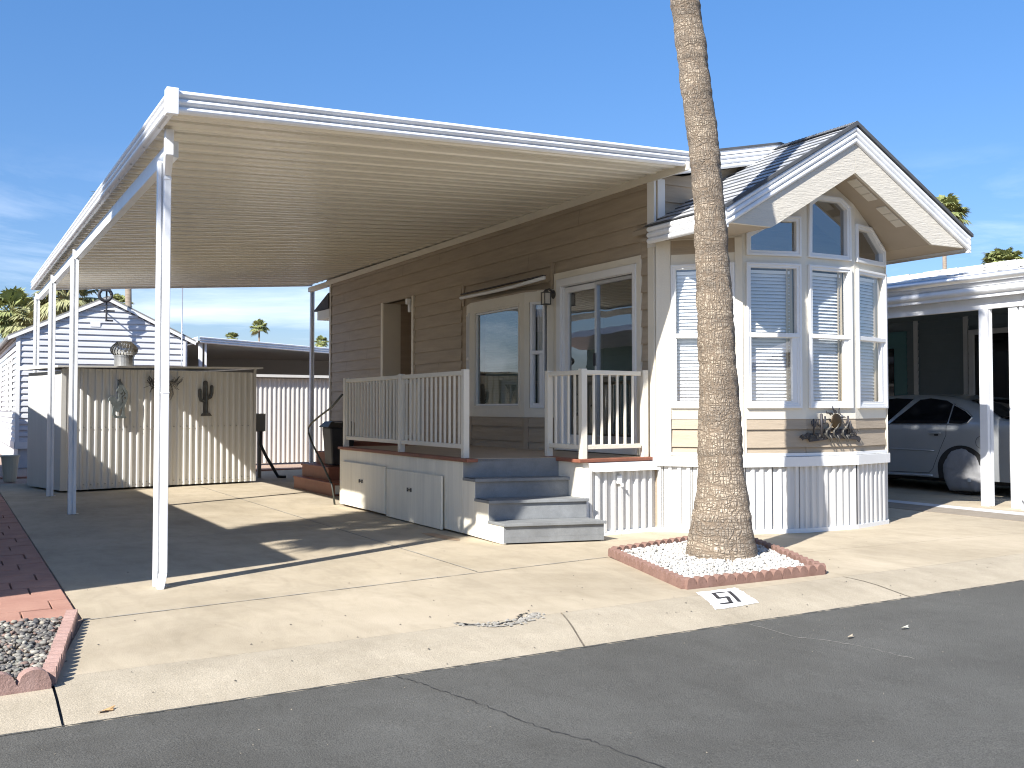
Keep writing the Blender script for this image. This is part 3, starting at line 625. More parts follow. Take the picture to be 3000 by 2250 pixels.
# awning roller tube over it
mb = MB(); mb.tube([(6.13, 12.72, 2.742), (6.13, 11.9, 2.738), (6.13, 11.2, 2.745), (6.13, 10.47, 2.772)], .022, 10); mb.build('awning_tube', 'white', house, smooth=True)
mb = MB(); mb.bar((6.14, 12.70, 2.79), (6.14, 10.5, 2.80), .05, .012); mb.build('awning_rail', 'ironb', house)
# --- sliding patio door
y0, y1 = sY(10.607), sY(8.85)
mb = MB(); mb.plate(FW, [(y0, .755), (y1, .755), (y1, 2.842), (y0, 2.842)], .0, .026, [[(y0 + .075, .70), (y1 - .075, .70), (y1 - .075, 2.765), (y0 + .075, 2.765)][0:0] or [(y0 + .075, .757), (y1 - .075, .757), (y1 - .075, 2.765), (y0 + .075, 2.765)]])
pd = thing('x', 'x', 'x') ; bpy.data.objects.remove(pd)
dr = mb.build('sliding_door', 'cream', house, bevel=.003)
mb = MB(); a, b = y0 + .077, y1 - .077
mb.frame(FW, a, b, .76, 2.762, (.085, .055, .06, .085), -.08, .040); mb.frame(FW, a + .07, b - .05, .80, 2.70, .03, -.09, .012); mb.build('door_frame', 'white', dr, bevel=.003)
ms = sY(9.755)
mb = MB(); mb.frame(FW, a + .10, ms + .02, .83, 2.66, (.075, .045, .11, .065), -.055, -.015); mb.build('door_panel', 'white', dr, bevel=.003)
mb = MB(); mb.frame(FW, ms + .0, b - .06, .83, 2.66, (.045, .05, .11, .04), -.03, .006); mb.build('door_panel', 'alu', dr, bevel=.002)
pane(FW, rect(a + .15, ms - .01, .9, 2.62), -.04, dr, 'glassg'); pane(FW, rect(ms + .03, b - .10, .9, 2.63), -.02, dr, 'glassg')
mb = MB(); mb.fbox(FW, ms + .045, b - .11, .93, 2.62, -.078, -.072); mb.build('screen', 'screen', dr)
mb = MB(); mb.fbox(FW, ms - .012, ms + .012, 1.72, 1.86, .0, .022); mb.build('handle', 'black', dr, bevel=.004)
curtain(FW, a + .16, ms - .05, .85, 1.40, -.22, 'curtw', dr, .03, .11)
mb = MB()
for i in range(3): MB().fbox(FW, a + .2 + i * .12, a + .26 + i * .12, 1.42, 1.45, -.22, -.2).build('curtain_clip', 'white', dr)
# lantern
mb = MB(); c = Vector((6.21, 10.615, 2.55))
mb.tube([(WX - .004, 10.615, 2.60), (WX - .03, 10.615, 2.60)], .052, 16); mb.tube([(WX - .02, 10.615, 2.615), (6.28, 10.615, 2.66), (6.235, 10.615, 2.645)], .014, 8)
mb.tube([(6.235, 10.615, 2.655), (6.235, 10.615, 2.61)], [.012, .045], 8)
for dx in (-.04, .04):
    for dy in (-.04, .04): mb.bar((6.235 + dx, 10.615 + dy, 2.48), (6.235 + dx, 10.615 + dy, 2.615), .009, .009)
mb.box((6.19, 10.57, 2.612), (6.28, 10.66, 2.622)); mb.box((6.19, 10.57, 2.472), (6.28, 10.66, 2.482)); lamp = mb.build('wall_lantern', 'pewter', house)
mb = MB(); mb.box((6.202, 10.582, 2.484), (6.268, 10.648, 2.61)); mb.build('lantern_glass', 'lensw', lamp)
# --- front bay
BP = [(6.365, 8.615), (6.96, 7.985), (7.62, 7.80), (8.31, 7.80), (8.97, 7.985), (9.57, 8.615)]
FF = [Fr(BP[i], BP[i + 1]) for i in range(5)]
CX = 7.94; SL = .58
def soff(x): return max(2.965, 3.59 - SL * abs(x - CX))
up = [None,
 [(.037, 2.775), (.636, 2.775), (.636, 3.182), (.39, 3.182), (.037, 2.99)],
 [(.034, 2.775), (.63, 2.775), (.63, 3.336), (.498, 3.425), (.169, 3.425), (.045, 3.34)],
 [(.026, 2.775), (.668, 2.775), (.668, 2.95), (.355, 3.172), (.026, 3.176)], None]
def inset(poly, w):
    n = len(poly); o = []
    for i in range(n):
        p0, p1, p2 = Vector(poly[i - 1]), Vector(poly[i]), Vector(poly[(i + 1) % n]); a = (p1 - p0).normalized(); b = (p2 - p1).normalized()
        na = Vector((-a.y, a.x)); nb = Vector((-b.y, b.x)); m_ = (na + nb).normalized(); o.append(tuple(p1 + m_ * (w / max(.3, m_.dot(na)))))
    return o
mb = MB(); MBS = {}; mlow = MBS.setdefault(0, MB()); mband = MB(); msk = MB(); mrail = MB(); mcap = MB()
for i, Fp in enumerate(FF):
    L_ = Fp.L; side = i in (0, 4); s0, s1 = (.153, .793) if i == 0 else ((.074, .714) if i == 4 else (.034, .632))
    holes = [rect(s0 + .02, s1 - .02, 1.27, 2.68)]
    if up[i]: holes.append(inset(up[i], .02))
    top = []
    for j in range(13):
        s = L_ * (1 - j / 12); top.append((s, soff(Fp(s, 0).x) + .01))
    top = [(L_, soff(Fp(L_, 0).x) + .01)] + ([((CX - Fp(0, 0).x) / Fp.u.x, 3.60)] if i == 2 else []) + [(0, soff(Fp(0, 0).x) + .01)]
    if i in (1, 3):
        sk_ = (CX + (-1 if i == 1 else 1) * (3.59 - 2.965) / SL - Fp(0, 0).x) / Fp.u.x
        if 0 < sk_ < L_: top.insert(1, (sk_, 2.975))
    lowz = .66
    # cream face, cut out for glass and the brown infill
    if side:
        bl = [rect(s0, s1, .80, 1.135), rect(s0, s1, 2.806, 2.955)]
    else: bl = []
    if not side:
        a0 = .034 if i == 1 else -.002; a1 = .67 if i == 3 else L_ + .002
        mb.plate(Fp, [(0, 1.138), (L_, 1.138)] + top, -.05, 0, holes)
        if i == 1: mb.plate(Fp, rect(0, a0, .66, 1.138), -.05, 0)
        if i == 3: mb.plate(Fp, rect(a1, L_, .66, 1.138), -.05, 0)
        siding(mlow, Fp, a0, a1, .795, 1.138, (), ph=.673, ex=.181, back=-.016)
        mcap.fbox(Fp, a0 - (.0 if i != 1 else .01), a1 + .0, .765, .797, -.05, .010)
    else:
        mb.plate(Fp, [(0, .66), (L_, .66)] + top, -.05, 0, holes + bl)
        siding(MB(), Fp, s0, s1, .80, 1.135, (), ph=.676, ex=.181, back=-.018).build('bay_siding', 'brown', house); siding(MB(), Fp, s0, s1, 2.806, 2.955, (), back=-.018).build('bay_siding', 'brown', house)
        mcap.fbox(Fp, s0 - .01, s1 + .01, .772, .802, -.02, .014)
    e0 = -.035 if i == 0 else -.012; e1 = L_ + (.035 if i == 4 else .012)
    mband.plate(Fp, rect(e0, e1, .662, .762), .002, .034)
    skirt(msk, Fp, 0 if i else -.0, L_, .03, .665, d=-.012, ph=(.06, .02, .0, .05, .1)[i])
    mrail.fbox(Fp, -.005 if i else -.02, L_ + .005, 0.0, .042, -.02, .016)
mb.build('bay_wall', 'cream', house); mlow.build('bay_siding', 'brown', house); mband.build('sill_band', 'white', house, bevel=.004)
msk.build('skirting', 'skirt', house); mrail.build('skirting_rail', 'white', house); mcap.build('siding_ledge', 'white', house, bevel=.002)
# corner posts of the bay, slightly proud boards
mb = MB()
for i, Fp in enumerate(FF):
    zt = 2.965
    if i in (0, 4):
        a_, b_ = (0, .150) if i == 0 else (Fp.L - .15, Fp.L)
        MB().fbox(Fp, a_, b_, .765, 2.955, .001, .018).build('corner_board', 'cream', house, bevel=.003)
        a_, b_ = (Fp.L - .073, Fp.L + .004) if i == 0 else (-.004, .073)
        MB().fbox(Fp, a_, b_, .765, 2.955, .001, .014).build('corner_board', 'cream', house, bevel=.003)
lb = ['left angled bay window half behind the palm trunk', 'lower bay window just right of the palm trunk', 'middle lower bay window above the sun sculpture', 'rightmost lower bay window', 'far side bay window']
for i, Fp in enumerate(FF):
    s0, s1 = (.153, .793) if i == 0 else ((.074, .714) if i == 4 else (.034, .632))
    if i == 3: s1 = .668
    hung(Fp, s0, s1, 1.246, 2.702, house, label=lb[i], curt=(s1 - .13, s1 - .05) if i in (1, 2, 3) else None)
ul = [None, 'small clipped gable window under the left barge board', 'tallest gable window with a clipped top', 'small clipped gable window under the right soffit', None]
for i in (1, 2, 3):
    Fp = FF[i]; p = up[i]
    w_ = MB().plate(Fp, p, .001, .028, [inset(p, .022)]).plate(Fp, inset(p, .020), -.045, .018, [inset(p, .052)]).build('window', 'white', house, bevel=.003); w_['label'] = ul[i]
    pane(Fp, inset(p, .045), -.03, w_, 'glassd')
# interior room so the panes look into something
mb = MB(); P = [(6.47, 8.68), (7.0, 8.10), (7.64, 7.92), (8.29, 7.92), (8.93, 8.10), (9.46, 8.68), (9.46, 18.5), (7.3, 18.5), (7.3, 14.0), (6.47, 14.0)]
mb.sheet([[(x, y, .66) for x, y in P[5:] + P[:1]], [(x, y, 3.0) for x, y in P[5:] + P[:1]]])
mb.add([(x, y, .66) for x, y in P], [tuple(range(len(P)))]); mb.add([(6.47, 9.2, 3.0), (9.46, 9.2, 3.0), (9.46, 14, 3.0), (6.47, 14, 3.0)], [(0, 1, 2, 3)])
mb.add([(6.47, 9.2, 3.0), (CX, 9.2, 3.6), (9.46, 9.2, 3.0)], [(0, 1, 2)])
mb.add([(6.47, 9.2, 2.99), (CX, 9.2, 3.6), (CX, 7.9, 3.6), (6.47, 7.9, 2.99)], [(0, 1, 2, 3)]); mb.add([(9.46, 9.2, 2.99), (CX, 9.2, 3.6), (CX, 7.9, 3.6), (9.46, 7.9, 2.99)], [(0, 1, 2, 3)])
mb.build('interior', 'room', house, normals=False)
# far walls (not visible, close the building)
mb = MB(); mb.box((9.52, 8.62, 0), (9.60, 18.84, 3.6)); mb.box((6.44, 18.76, 0), (9.52, 18.84, 3.6)); mb.build('rear_wall', 'brown', house)
# --- gable roof over the bay
GY = 7.42; X0, X1 = 6.265, 9.615; ZT = 4.065
def zr(x): return ZT - SL * abs(x - CX)
shs = MB(); shs.rnd = []; rr = random.Random(12); shb = MB()
NC = 14
for sgn, xe in ((-1, X0), (1, X1)):
    for c in range(NC):
        a = c / NC; b = (c + 1) / NC; xa = lerp(xe, CX, a); xb = lerp(xe, CX, min(1, b + .35 / NC)); y = GY - .01; 
        shb.hexa([(xa - .004, GY - .008, zr(xa) + .015), (xa + .004, GY - .008, zr(xa) + .004), (xa + .004, 8.66, zr(xa) + .004), (xa - .004, 8.66, zr(xa) + .004), (xa - .004, GY - .008, zr(xa) + .021), (xa + .004, GY - .008, zr(xa) + .021), (xa + .004, 8.66, zr(xa) + .021), (xa - .004, 8.66, zr(xa) + .021)])
        while y < 8.66:
            wdt = rr.uniform(.10, .24); y2 = min(8.66, y + wdt); t = rr.choice((.000, .003, .006)); q = rr.random()
            za, zb_ = zr(xa) + .022 + t, zr(xb) + .006
            shs.add([(xa - .0, y, za), (xa, y2 - .004, za), (xb, y2 - .004, zb_), (xb, y, zb_), (xa, y, za - .004), (xa, y2 - .004, za - .004)], [(0, 1, 2, 3), (0, 4, 5, 1), (0, 3, 4), (1, 5, 2)]); shs.rnd += [q] * 6
            y = y2
roof = shs.build('gable_roof', 'shing', house); shb.build('shingle_butts', 'shinedge', house)
mb = MB(); mb.prism([(X0 - .03, zr(X0 - .03) + .002), (CX, ZT + .002), (X1 + .03, zr(X1 + .03) + .002), (X1 + .03, zr(X1 + .03) + .034), (CX, ZT + .040), (X0 - .03, zr(X0 - .03) + .034)], lambda a, b: Vector((a, GY - .038, b)), lambda a, b: Vector((a, GY - .005, b)))
mb.prism([(X0 - .02, zr(X0) - .0), (X0 + .01, zr(X0) + .002), (X0 + .01, zr(X0) + .02), (X0 - .03, zr(X0) + .006)], lambda a, b: Vector((a, GY - .03, b)), lambda a, b: Vector((a, 8.66, b)))
mb.build('shingle_edge', 'shinedge', house)
mb = MB()
for k in range(22):
    y = GY - .03 + k * .05; mb.add([(CX - .10, y, ZT - .02 + .012), (CX, y, ZT + .046), (CX + .10, y, ZT - .02 + .012), (CX - .10, y + .06, ZT - .028 + .012), (CX, y + .06, ZT + .038), (CX + .10, y + .06, ZT - .028 + .012)], [(0, 1, 4, 3), (1, 2, 5, 4)])
mb.rnd = [.3] * len(mb.v); mb.build('ridge_cap', 'shing', house)
mb = MB(); mb.prism([(X0 + .01, zr(X0) - .01), (CX, ZT - .008), (X1 - .01, zr(X1) - .01), (X1 - .01, zr(X1) - .06), (CX, ZT - .07), (X0 + .01, zr(X0) - .06)], lambda a, b: Vector((a, GY + .02, b)), lambda a, b: Vector((a, 8.9, b))); mb.build('roof_deck', 'soffit', house)
# ribbed metal fascia up both rakes and along both eaves
mb = MB(); HM = .178
for sgn, xe in ((-1, X0), (1, X1)):
    n = Vector((0, -1, 0)); A = Vector((xe, GY, zr(xe))); B = Vector((CX, GY, ZT)); 
    ribs(mb, lambda t, v, o: A.lerp(B, t) + Vector((0, -o, v - HM)), 1, HM, 3, .016)
    ribs(mb, lambda t, v, o: Vector((xe + sgn * o, lerp(GY, 8.60, t), zr(xe) + v - HM)), 1, HM, 3, .016)
mb.build('ribbed_fascia', 'whitem', house, smooth=False)
mb = MB(); mb.box((X0 - .018, GY - .018, zr(X0) - .185), (X0 + .03, GY + .02, zr(X0) + .003)); mb.box((X1 - .03, GY - .018, zr(X1) - .185), (X1 + .018, GY + .02, zr(X1) + .003)); mb.build('fascia_corner', 'whitem', house, bevel=.004)
ZB = 2.958
poly = [(X0 + .05, ZB), (CX - 1.105, ZB), (CX, 3.59), (CX + 1.105, ZB), (X1 - .05, ZB), (CX, ZT - HM + .02)]
for h_, ps in (('left', [(X0 + .05, ZB), (CX - 1.10, ZB), (CX - .002, 3.592), (CX - .002, ZT - HM + .01), (X0 + .08, zr(X0 + .08) - HM + .01)]), ('right', [(X1 - .05, ZB), (CX + 1.10, ZB), (CX + .002, 3.592), (CX + .002, ZT - HM + .01), (X1 - .08, zr(X1 - .08) - HM + .01)])):
    mb = MB(); mb.prism(ps, lambda a, b: Vector((a, GY + .004, b)), lambda a, b: Vector((a, GY + .04, b))); mb.build('barge_board', 'cream_wood', house)
# soffits
mb = MB()
for sgn, xe in ((-1, X0), (1, X1)):
    mb.hexa([(xe, GY + .035, 2.96), (CX + sgn * 1.09, GY + .035, 2.96), (CX + sgn * 1.09, 8.75, 2.96), (xe, 8.75, 2.96), (xe, GY + .035, 2.985), (CX + sgn * 1.09, GY + .035, 2.985), (CX + sgn * 1.09, 8.75, 2.985), (xe, 8.75, 2.985)])
    mb.hexa([(CX + sgn * 1.09, GY + .035, 2.962), (CX, GY + .035, 3.592), (CX, 8.5, 3.592), (CX + sgn * 1.09, 8.5, 2.962), (CX + sgn * 1.09, GY + .035, 2.98), (CX, GY + .035, 3.612), (CX, 8.5, 3.612), (CX + sgn * 1.09, 8.5, 2.98)])
mb.build('soffit', 'soffit', house)
for xa, xb in ((8.00, 8.31), (8.41, 8.715)):
    mf = MB(); fr = MB()
    for k in range(3):
        a = lerp(xa, xb, k / 3) + .004; b = lerp(xa, xb, (k + 1) / 3) - .004; zz = lambda x: 3.59 - SL * (x - CX) - .008
        mf.hexa([(a, 7.475, zz(a)), (b, 7.475, zz(b)), (b, 7.60, zz(b)), (a, 7.60, zz(a)), (a, 7.475, zz(a) + .01), (b, 7.475, zz(b) + .01), (b, 7.60, zz(b) + .01), (a, 7.60, zz(a) + .01)])
    o = mf.build('soffit_light', 'lensw', house, bevel=.003)
# --- upper front wall and main roof
FU = Fr((WX, 8.635), (9.60, 8.635))
mb = MB(); mb.plate(FU, [(0, 2.98), (FU.L, 2.98), (FU.L, 3.58), (CX - WX, 3.95), (0, 3.58)], -.06, 0); mb.build('upper_wall', 'brown', house)
mb = MB(); siding(mb, FU, .09, FU.L, 3.0, 3.66, (), ph=3.02); mb.build('upper_siding', 'brown', house)
mb = MB(); mb.fbox(FU, .022, .112, 3.0, 3.60, .002, .03); mb.fbox(FW, sY(8.73), sY(8.61), 2.9, 3.58, .0, .024); mb.build('upper_corner_post', 'white', house)
MS = .205; MZ = 4.115
def zm(x): return MZ - MS * abs(x - CX)
mx0, mx1 = 6.40, 9.50; MY = 8.50
shs = MB(); shs.rnd = []
for sgn, xe in ((-1, mx0), (1, mx1 + .2)):
    for c in range(12):
        xa = lerp(xe, CX, c / 12); xb = lerp(xe, CX, min(1, (c + 1.3) / 12)); y = MY - .02
        while y < 19.3:
            y2 = min(19.3, y + rr.uniform(.2, .5)); q = rr.random(); t = rr.choice((.0, .008))
            shs.add([(xa, y, zm(xa) + .02 + t), (xa, y2, zm(xa) + .02 + t), (xb, y2, zm(xb) + .006), (xb, y, zm(xb) + .006), (xa, y, zm(xa) - .01), (xa, y2, zm(xa) - .01)], [(0, 1, 2, 3), (0, 4, 5, 1), (0, 3, 4)]); shs.rnd += [q] * 6; y = y2
shs.build('main_roof', 'shing', house)
mb = MB(); mb.prism([(mx0, zm(mx0)), (CX, MZ), (mx1 + .2, zm(mx1 + .2)), (mx1 + .2, zm(mx1 + .2) - .12), (CX, MZ - .12), (mx0, zm(mx0) - .12)], lambda a, b: Vector((a, MY + .03, b)), lambda a, b: Vector((a, 19.2, b))); mb.build('roof_deck', 'soffit', house)
mb = MB(); mb.prism([(mx0 - .01, zm(mx0) + .0), (CX, MZ), (mx1 + .2, zm(mx1 + .2)), (mx1 + .2, zm(mx1 + .2) + .024), (CX, MZ + .026), (mx0 - .01, zm(mx0) + .024)], lambda a, b: Vector((a, MY - .03, b)), lambda a, b: Vector((a, MY, b))); mb.build('shingle_edge', 'shinedge', house)
mb = MB(); HF = .19
for xe in (mx0, mx1 + .2):
    A = Vector((xe, MY, zm(xe))); B = Vector((CX, MY, MZ)); ribs(mb, lambda t, v, o: A.lerp(B, t) + Vector((0, -o, v - HF)), 1, HF - .045, 3, .014)
    mb.hexa([A + Vector((0, -.022, -.045)), B + Vector((0, -.022, -.045)), B + Vector((0, .0, -.045)), A + Vector((0, .0, -.045)), A + Vector((0, -.022, 0)), B + Vector((0, -.022, 0)), B + Vector((0, .0, 0)), A + Vector((0, .0, 0))])
mb.build('ribbed_fascia', 'whitem', house)
# little eave at the back corner
mb = MB(); mb.prism([(18.84, 2.95), (19.55, 2.95), (19.55, 3.12), (18.84, 3.12)], lambda a, b: Vector((6.33, a, b)), lambda a, b: Vector((9.6, a, b))); mb.build('rear_eave', 'cream', house)
mb = MB(); mb.prism([(18.84, 3.13), (19.72, 3.13), (19.70, 3.15), (18.84, 3.42)], lambda a, b: Vector((6.31, a, b)), lambda a, b: Vector((9.6, a, b))); mb.build('rear_eave_roof', 'shinedge', house)

# ================================================================== DECK
deck = thing('deck', 'raised side deck with cream skirting and four blue grey steps', 'deck', (5.4, 10.9, 0))
DX = 4.49; DZ = .75; yl, yr_ = 9.257, 9.02
SX = 5.445
mb = MB(); mb.prism([(DX, 12.88), (DX, 9.257), (SX, yr_), (SX, 8.57), (6.34, 8.66), (6.34, 12.88)], lambda a, b: Vector((a, b, DZ - .03)), lambda a, b: Vector((a, b, DZ))); mb.build('deck_floor', 'tan_floor', deck)
FD = Fr((DX, 12.9), (DX, 9.257))
mb = MB(); mb.plate(FD, [(0, .02), (FD.L, .02), (FD.L, .72), (0, .72)], -.03, 0)
# stepped side of the stairs
st = [(9.257, .565), (9.0, .565), (9.0, .38), (8.715, .38), (8.715, .19), (8.415, .19), (8.415, .005), (9.257, .02)]
mb.prism([(a, b) for a, b in st], lambda a, b: Vector((DX, a, b)), lambda a, b: Vector((DX + .03, a, b)))
for s in (1.25, 2.47, 3.0, 3.62): mb.fbox(FD, s, s + .006, .02, .72, -.002, .0015)
mb.build('deck_skirt', 'creamv', deck)
FR2 = Fr((5.42, 8.57), (6.385, 8.655))
mb = MB(); mb.box((SX, 8.60, .0), (SX + .03, 9.4, .72)); mb.fbox(FR2, 0.03, .15, 0.0, .72, -.03, 0); mb.build('stair_side_panel', 'cream', deck)
mb = MB(); skirt(mb, FR2, .09, FR2.L, .03, .66, d=.0, ph=.03, amp=1.3); mb.build('skirting', 'skirt', deck)
mb = MB(); mb.fbox(FR2, .06, FR2.L + .02, 0, .04, -.01, .03); mb.fbox(FR2, .05, .10, .04, .66, -.01, .022); mb.build('skirting_rail', 'white', deck)
mb = MB(); mb.hexa([FR2(.13, .625, .075), FR2(FR2.L + .02, .625, .075), FR2(FR2.L + .02, .625, 0), FR2(.13, .625, 0), FR2(.08, .715, .02), FR2(FR2.L + .02, .715, .02), FR2(FR2.L + .02, .715, 0), FR2(.08, .715, 0)]); mb.build('skirt_flashing', 'white', deck, bevel=.004)
mb = MB(); mb.fbox(FD, -.03, FD.L + .13, .718, .752, -.10, .022); mb.fbox(FR2, -.03, FR2.L + .02, .718, .752, -.12, .03); mb.box((SX - .03, 8.60, .718), (SX + .09, 9.35, .752)); mb.box((DX, 12.84, .718), (6.34, 12.92, .752)); mb.build('deck_edge', 'rust', deck, bevel=.006)
# faucet box
mb = MB(); f0 = FR2(.45, .52, .0); mb.fbox(FR2, .43, .49, .50, .58, .0, .04); mb.tube([FR2(.46, .52, .03), FR2(.46, .50, .06), FR2(.47, .47, .075)], .012, 8); mb.tube([FR2(.44, .51, .055), FR2(.49, .49, .055)], .012, 8); mb.build('faucet', 'white', deck, bevel=.004)
# stairs: riser and tread pairs, slightly askew like the real ones
ys = [(9.257, 9.02), (9.0, 8.83), (8.715, 8.50), (8.415, 8.20)]
for i, (a, b) in enumerate(ys):
    zt = DZ - .185 * i; Fs = Fr((DX + (.0 if i == 0 else .004), a), (SX + (.0 if i < 1 else .0), b))
    z0 = zt - .185 + (.0 if i < 3 else .004)
    r_ = MB().fbox(Fs, 0, Fs.L, max(.006, z0), zt - (.002 if i == 0 else .028), -.03, 0)
    if i == 3:
        for zz in (.065, .13): r_.fbox(Fs, 0, Fs.L, zz, zz + .003, 0, .001)
    r_.build('riser', 'grey_step', deck, bevel=.002)
    if i:
        pa, pb = ys[i - 1]
        mb = MB(); Q = [(DX - .008, a - .025), (SX + .012, b - .03), (SX + .012, pb - .002), (DX - .008, pa - .002)]
        mb.prism(Q, lambda x, y: Vector((x, y, zt - .028)), lambda x, y: Vector((x, y, zt))); mb.build('tread', 'grey_step', deck, bevel=.004)
mb = MB(); mb.prism([(SX - .03, 8.23), (SX - .03, 9.0), (SX - .03, 9.0)][:0] or [(8.24, .004), (8.9, .004), (8.9, .55), (8.85, .55), (8.85, .36), (8.53, .36), (8.53, .165), (8.24, .165)], lambda a, b: Vector((SX - .022, a, b)), lambda a, b: Vector((SX - .003, a, b))); mb.build('stair_stringer', 'grey_step', deck)
# storage doors leaning on the side
for a, b, z0, z1, ln in ((12.74, 11.25, .03, .572, 0.0), (11.20, 9.68, .012, .555, .01)):
    Fd = Fr((DX - .012, a), (DX - .012 - ln, b)); mb = MB(); mb.fbox(Fd, 0, Fd.L, z0, z1, 0, .022); d_ = mb.build('storage_door', 'creamv', deck, bevel=.004)
    mb = MB(); c = Fd.L * (.48 if a > 12 else .455); zc = .36; mb.fbox(Fd, c - .045, c + .045, zc - .006, zc + .006, .024, .034)
    for e in (-.045, .045): mb.fbox(Fd, c + e - .008, c + e + .008, zc - .02, zc + .02, .022, .036)
    mb.build('handle', 'pewter', d_)
def railing(pts, posts, label, top=1.60, lo=.865, per=.108, parent=deck, bal=True):
    mb = MB()
    for a, b in zip(pts, pts[1:]):
        A = Vector((*a, 0)); B = Vector((*b, 0)); mb.bar(A + Vector((0, 0, top)), B + Vector((0, 0, top)), .038, .045); mb.bar(A + Vector((0, 0, lo)), B + Vector((0, 0, lo)), .038, .045)
    mb.bar((*pts[0], lo), (*pts[0], top), .02, .02, up=(1, 0, 0)); r_ = mb.build('railing', 'cream', parent, bevel=.004); r_['label'] = label
    for p in posts:
        MB().box((p[0] - .032, p[1] - .032, DZ), (p[0] + .032, p[1] + .032, top + .035)).build('post', 'cream', r_, bevel=.004)
    base = None
    for a, b in zip(pts, pts[1:]):
        A = Vector((*a, 0)); B = Vector((*b, 0)); n = max(2, round((B - A).length / per))
        for i in range(1, n):
            q = A.lerp(B, i / n)
            if base is None:
                base = MB().box((q.x - .010, q.y - .010, lo + .02), (q.x + .010, q.y + .010, top - .02)).build('baluster', 'cream', r_); q0 = q
            else:
                o = base.copy(); col.objects.link(o); o.parent = r_; o.location = base.location + (q - q0)
    return r_
railing([(4.55, 12.80), (4.55, 11.0)], [(4.55, 12.84), (4.55, 10.985)], 'far half of the railing along the driveway side')
railing([(4.55, 10.95), (4.55, 9.36)], [(4.55, 9.335)], 'near half of the railing along the driveway side', per=.117)
railing([(4.6, 12.86), (5.55, 12.86)], [(5.58, 12.86)], 'short railing across the far end of the deck')
railing([(5.49, 9.27), (5.49, 8.66)], [(5.49, 9.29), (5.49, 8.635)], 'short railing beside the top step', per=.12)
railing([(5.52, 8.63), (6.22, 8.70)], [(6.275, 8.705)], 'railing in front of the patio door', per=.095)

# red back steps, bin, handrail
bs = thing('entry_steps', 'low red brown wooden steps beyond the deck by the side entrance', 'steps', (5.2, 15, 0))
for a, b, c, d, z0, z1 in ((4.80, 14.15, 6.33, 16.0, 0, .19), (4.93, 14.70, 6.33, 16.0, .191, .38), (5.16, 14.95, 6.33, 16.0, .381, .57), (5.4, 15.0, 6.33, 16.0, .571, .74)):
    MB().box((a + .02, b + .02, z0), (c, d, z1 - .03)).build('riser', 'rust', bs); MB().box((a, b, z1 - .03), (c, d, z1)).build('tread', 'rust', bs, bevel=.004)
MB().box((4.86, 14.165, .03), (6.2, 14.171, .15)).build('end_panel', 'cream', bs)
bn = thing('waste_bin', 'black plastic bin with lid standing on the red back steps', 'bin', (5.17, 14.95, .38))
mb = MB(); mb.hexa([(5.03, 14.80, .40), (5.33, 14.80, .40), (5.33, 15.12, .40), (5.03, 15.12, .40), (4.99, 14.76, .96), (5.39, 14.76, .96), (5.39, 15.16, .96), (4.99, 15.16, .96)]); mb.build('bin_body', 'blackp', bn, bevel=.02)
mb = MB(); mb.hexa([(4.94, 14.72, .96), (5.43, 14.72, .96), (5.43, 15.2, .96), (4.94, 15.2, .96), (5.02, 14.80, 1.05), (5.36, 14.80, 1.05), (5.36, 15.12, 1.05), (5.02, 15.12, 1.05)]); ld = mb.build('lid', 'blackp', bn, bevel=.015)
MB().box((5.06, 14.78, 1.0), (5.18, 14.80, 1.04)).build('lid_label', 'greybox', ld)
hr = MB().tube([(4.42, 12.62, 1.42), (4.41, 13.0, 1.26), (4.40, 13.5, 1.13), (4.40, 13.84, 1.035), (4.40, 13.94, .98), (4.40, 13.93, .90), (4.40, 13.83, .80), (4.40, 13.6, .66), (4.40, 13.30, .485), (4.42, 13.0, .25), (4.44, 12.95, .0)], .013, 8).build('handrail', 'wire', smooth=True)
tag(hr, 'thin bent dark metal handrail beyond the far end of the deck', 'handrail')

# ================================================================== CARPORT
cp = thing('carport', 'long white metal carport roof on posts beside the tan home', 'carport', (1.33, 7.5, 0))
CU = Vector((1, .235, 0)).normalized(); TA = .092
def cpt(x, y0, z): # point at world x on the skewed row that starts at y0 on the outer edge
    return Vector((x, y0 + .235 * (x - 1.25), z + TA * (x - 1.25) + .0055 * (y0 - 6.9)))
xi, xo = 1.25, 6.40; yA, yB = 6.90, 19.05
prof = [(0, .018), (.018, .018), (.030, .0), (.118, .0), (.128, .012), (.142, .012), (.152, .0), (.262, .0), (.275, .018), (.295, .018), (.305, .055), (.31, .055)]
prof = [(0, 0), (.115, 0), (.130, -.012), (.150, -.012), (.165, 0), (.240, 0), (.256, .055), (.298, .055), (.31, 0)]
ps = []; k = 0
while yA + .02 + k * .31 < yB - .05:
    for a, b in prof:
        yy = yA + .02 + k * .31 + a
        if yy < yB - .02 and (not ps or yy > ps[-1][0] + 1e-5): ps.append((yy, b))
    k += 1
mb = MB(); mb.sheet([[cpt(x, yy, 3.175 + b) for yy, b in ps] for x in (xi + .02, 3.8, xo)])
mb.build('roof_panel', 'panlid', cp, normals=False)
mb = MB(); T = 3.262; mb.sheet([[cpt(x, yy, T) for yy in (yA + .01, yB - .01)] for x in (xi + .01, xo + .04)]); mb.build('roof_top', 'whitem', cp, normals=False)
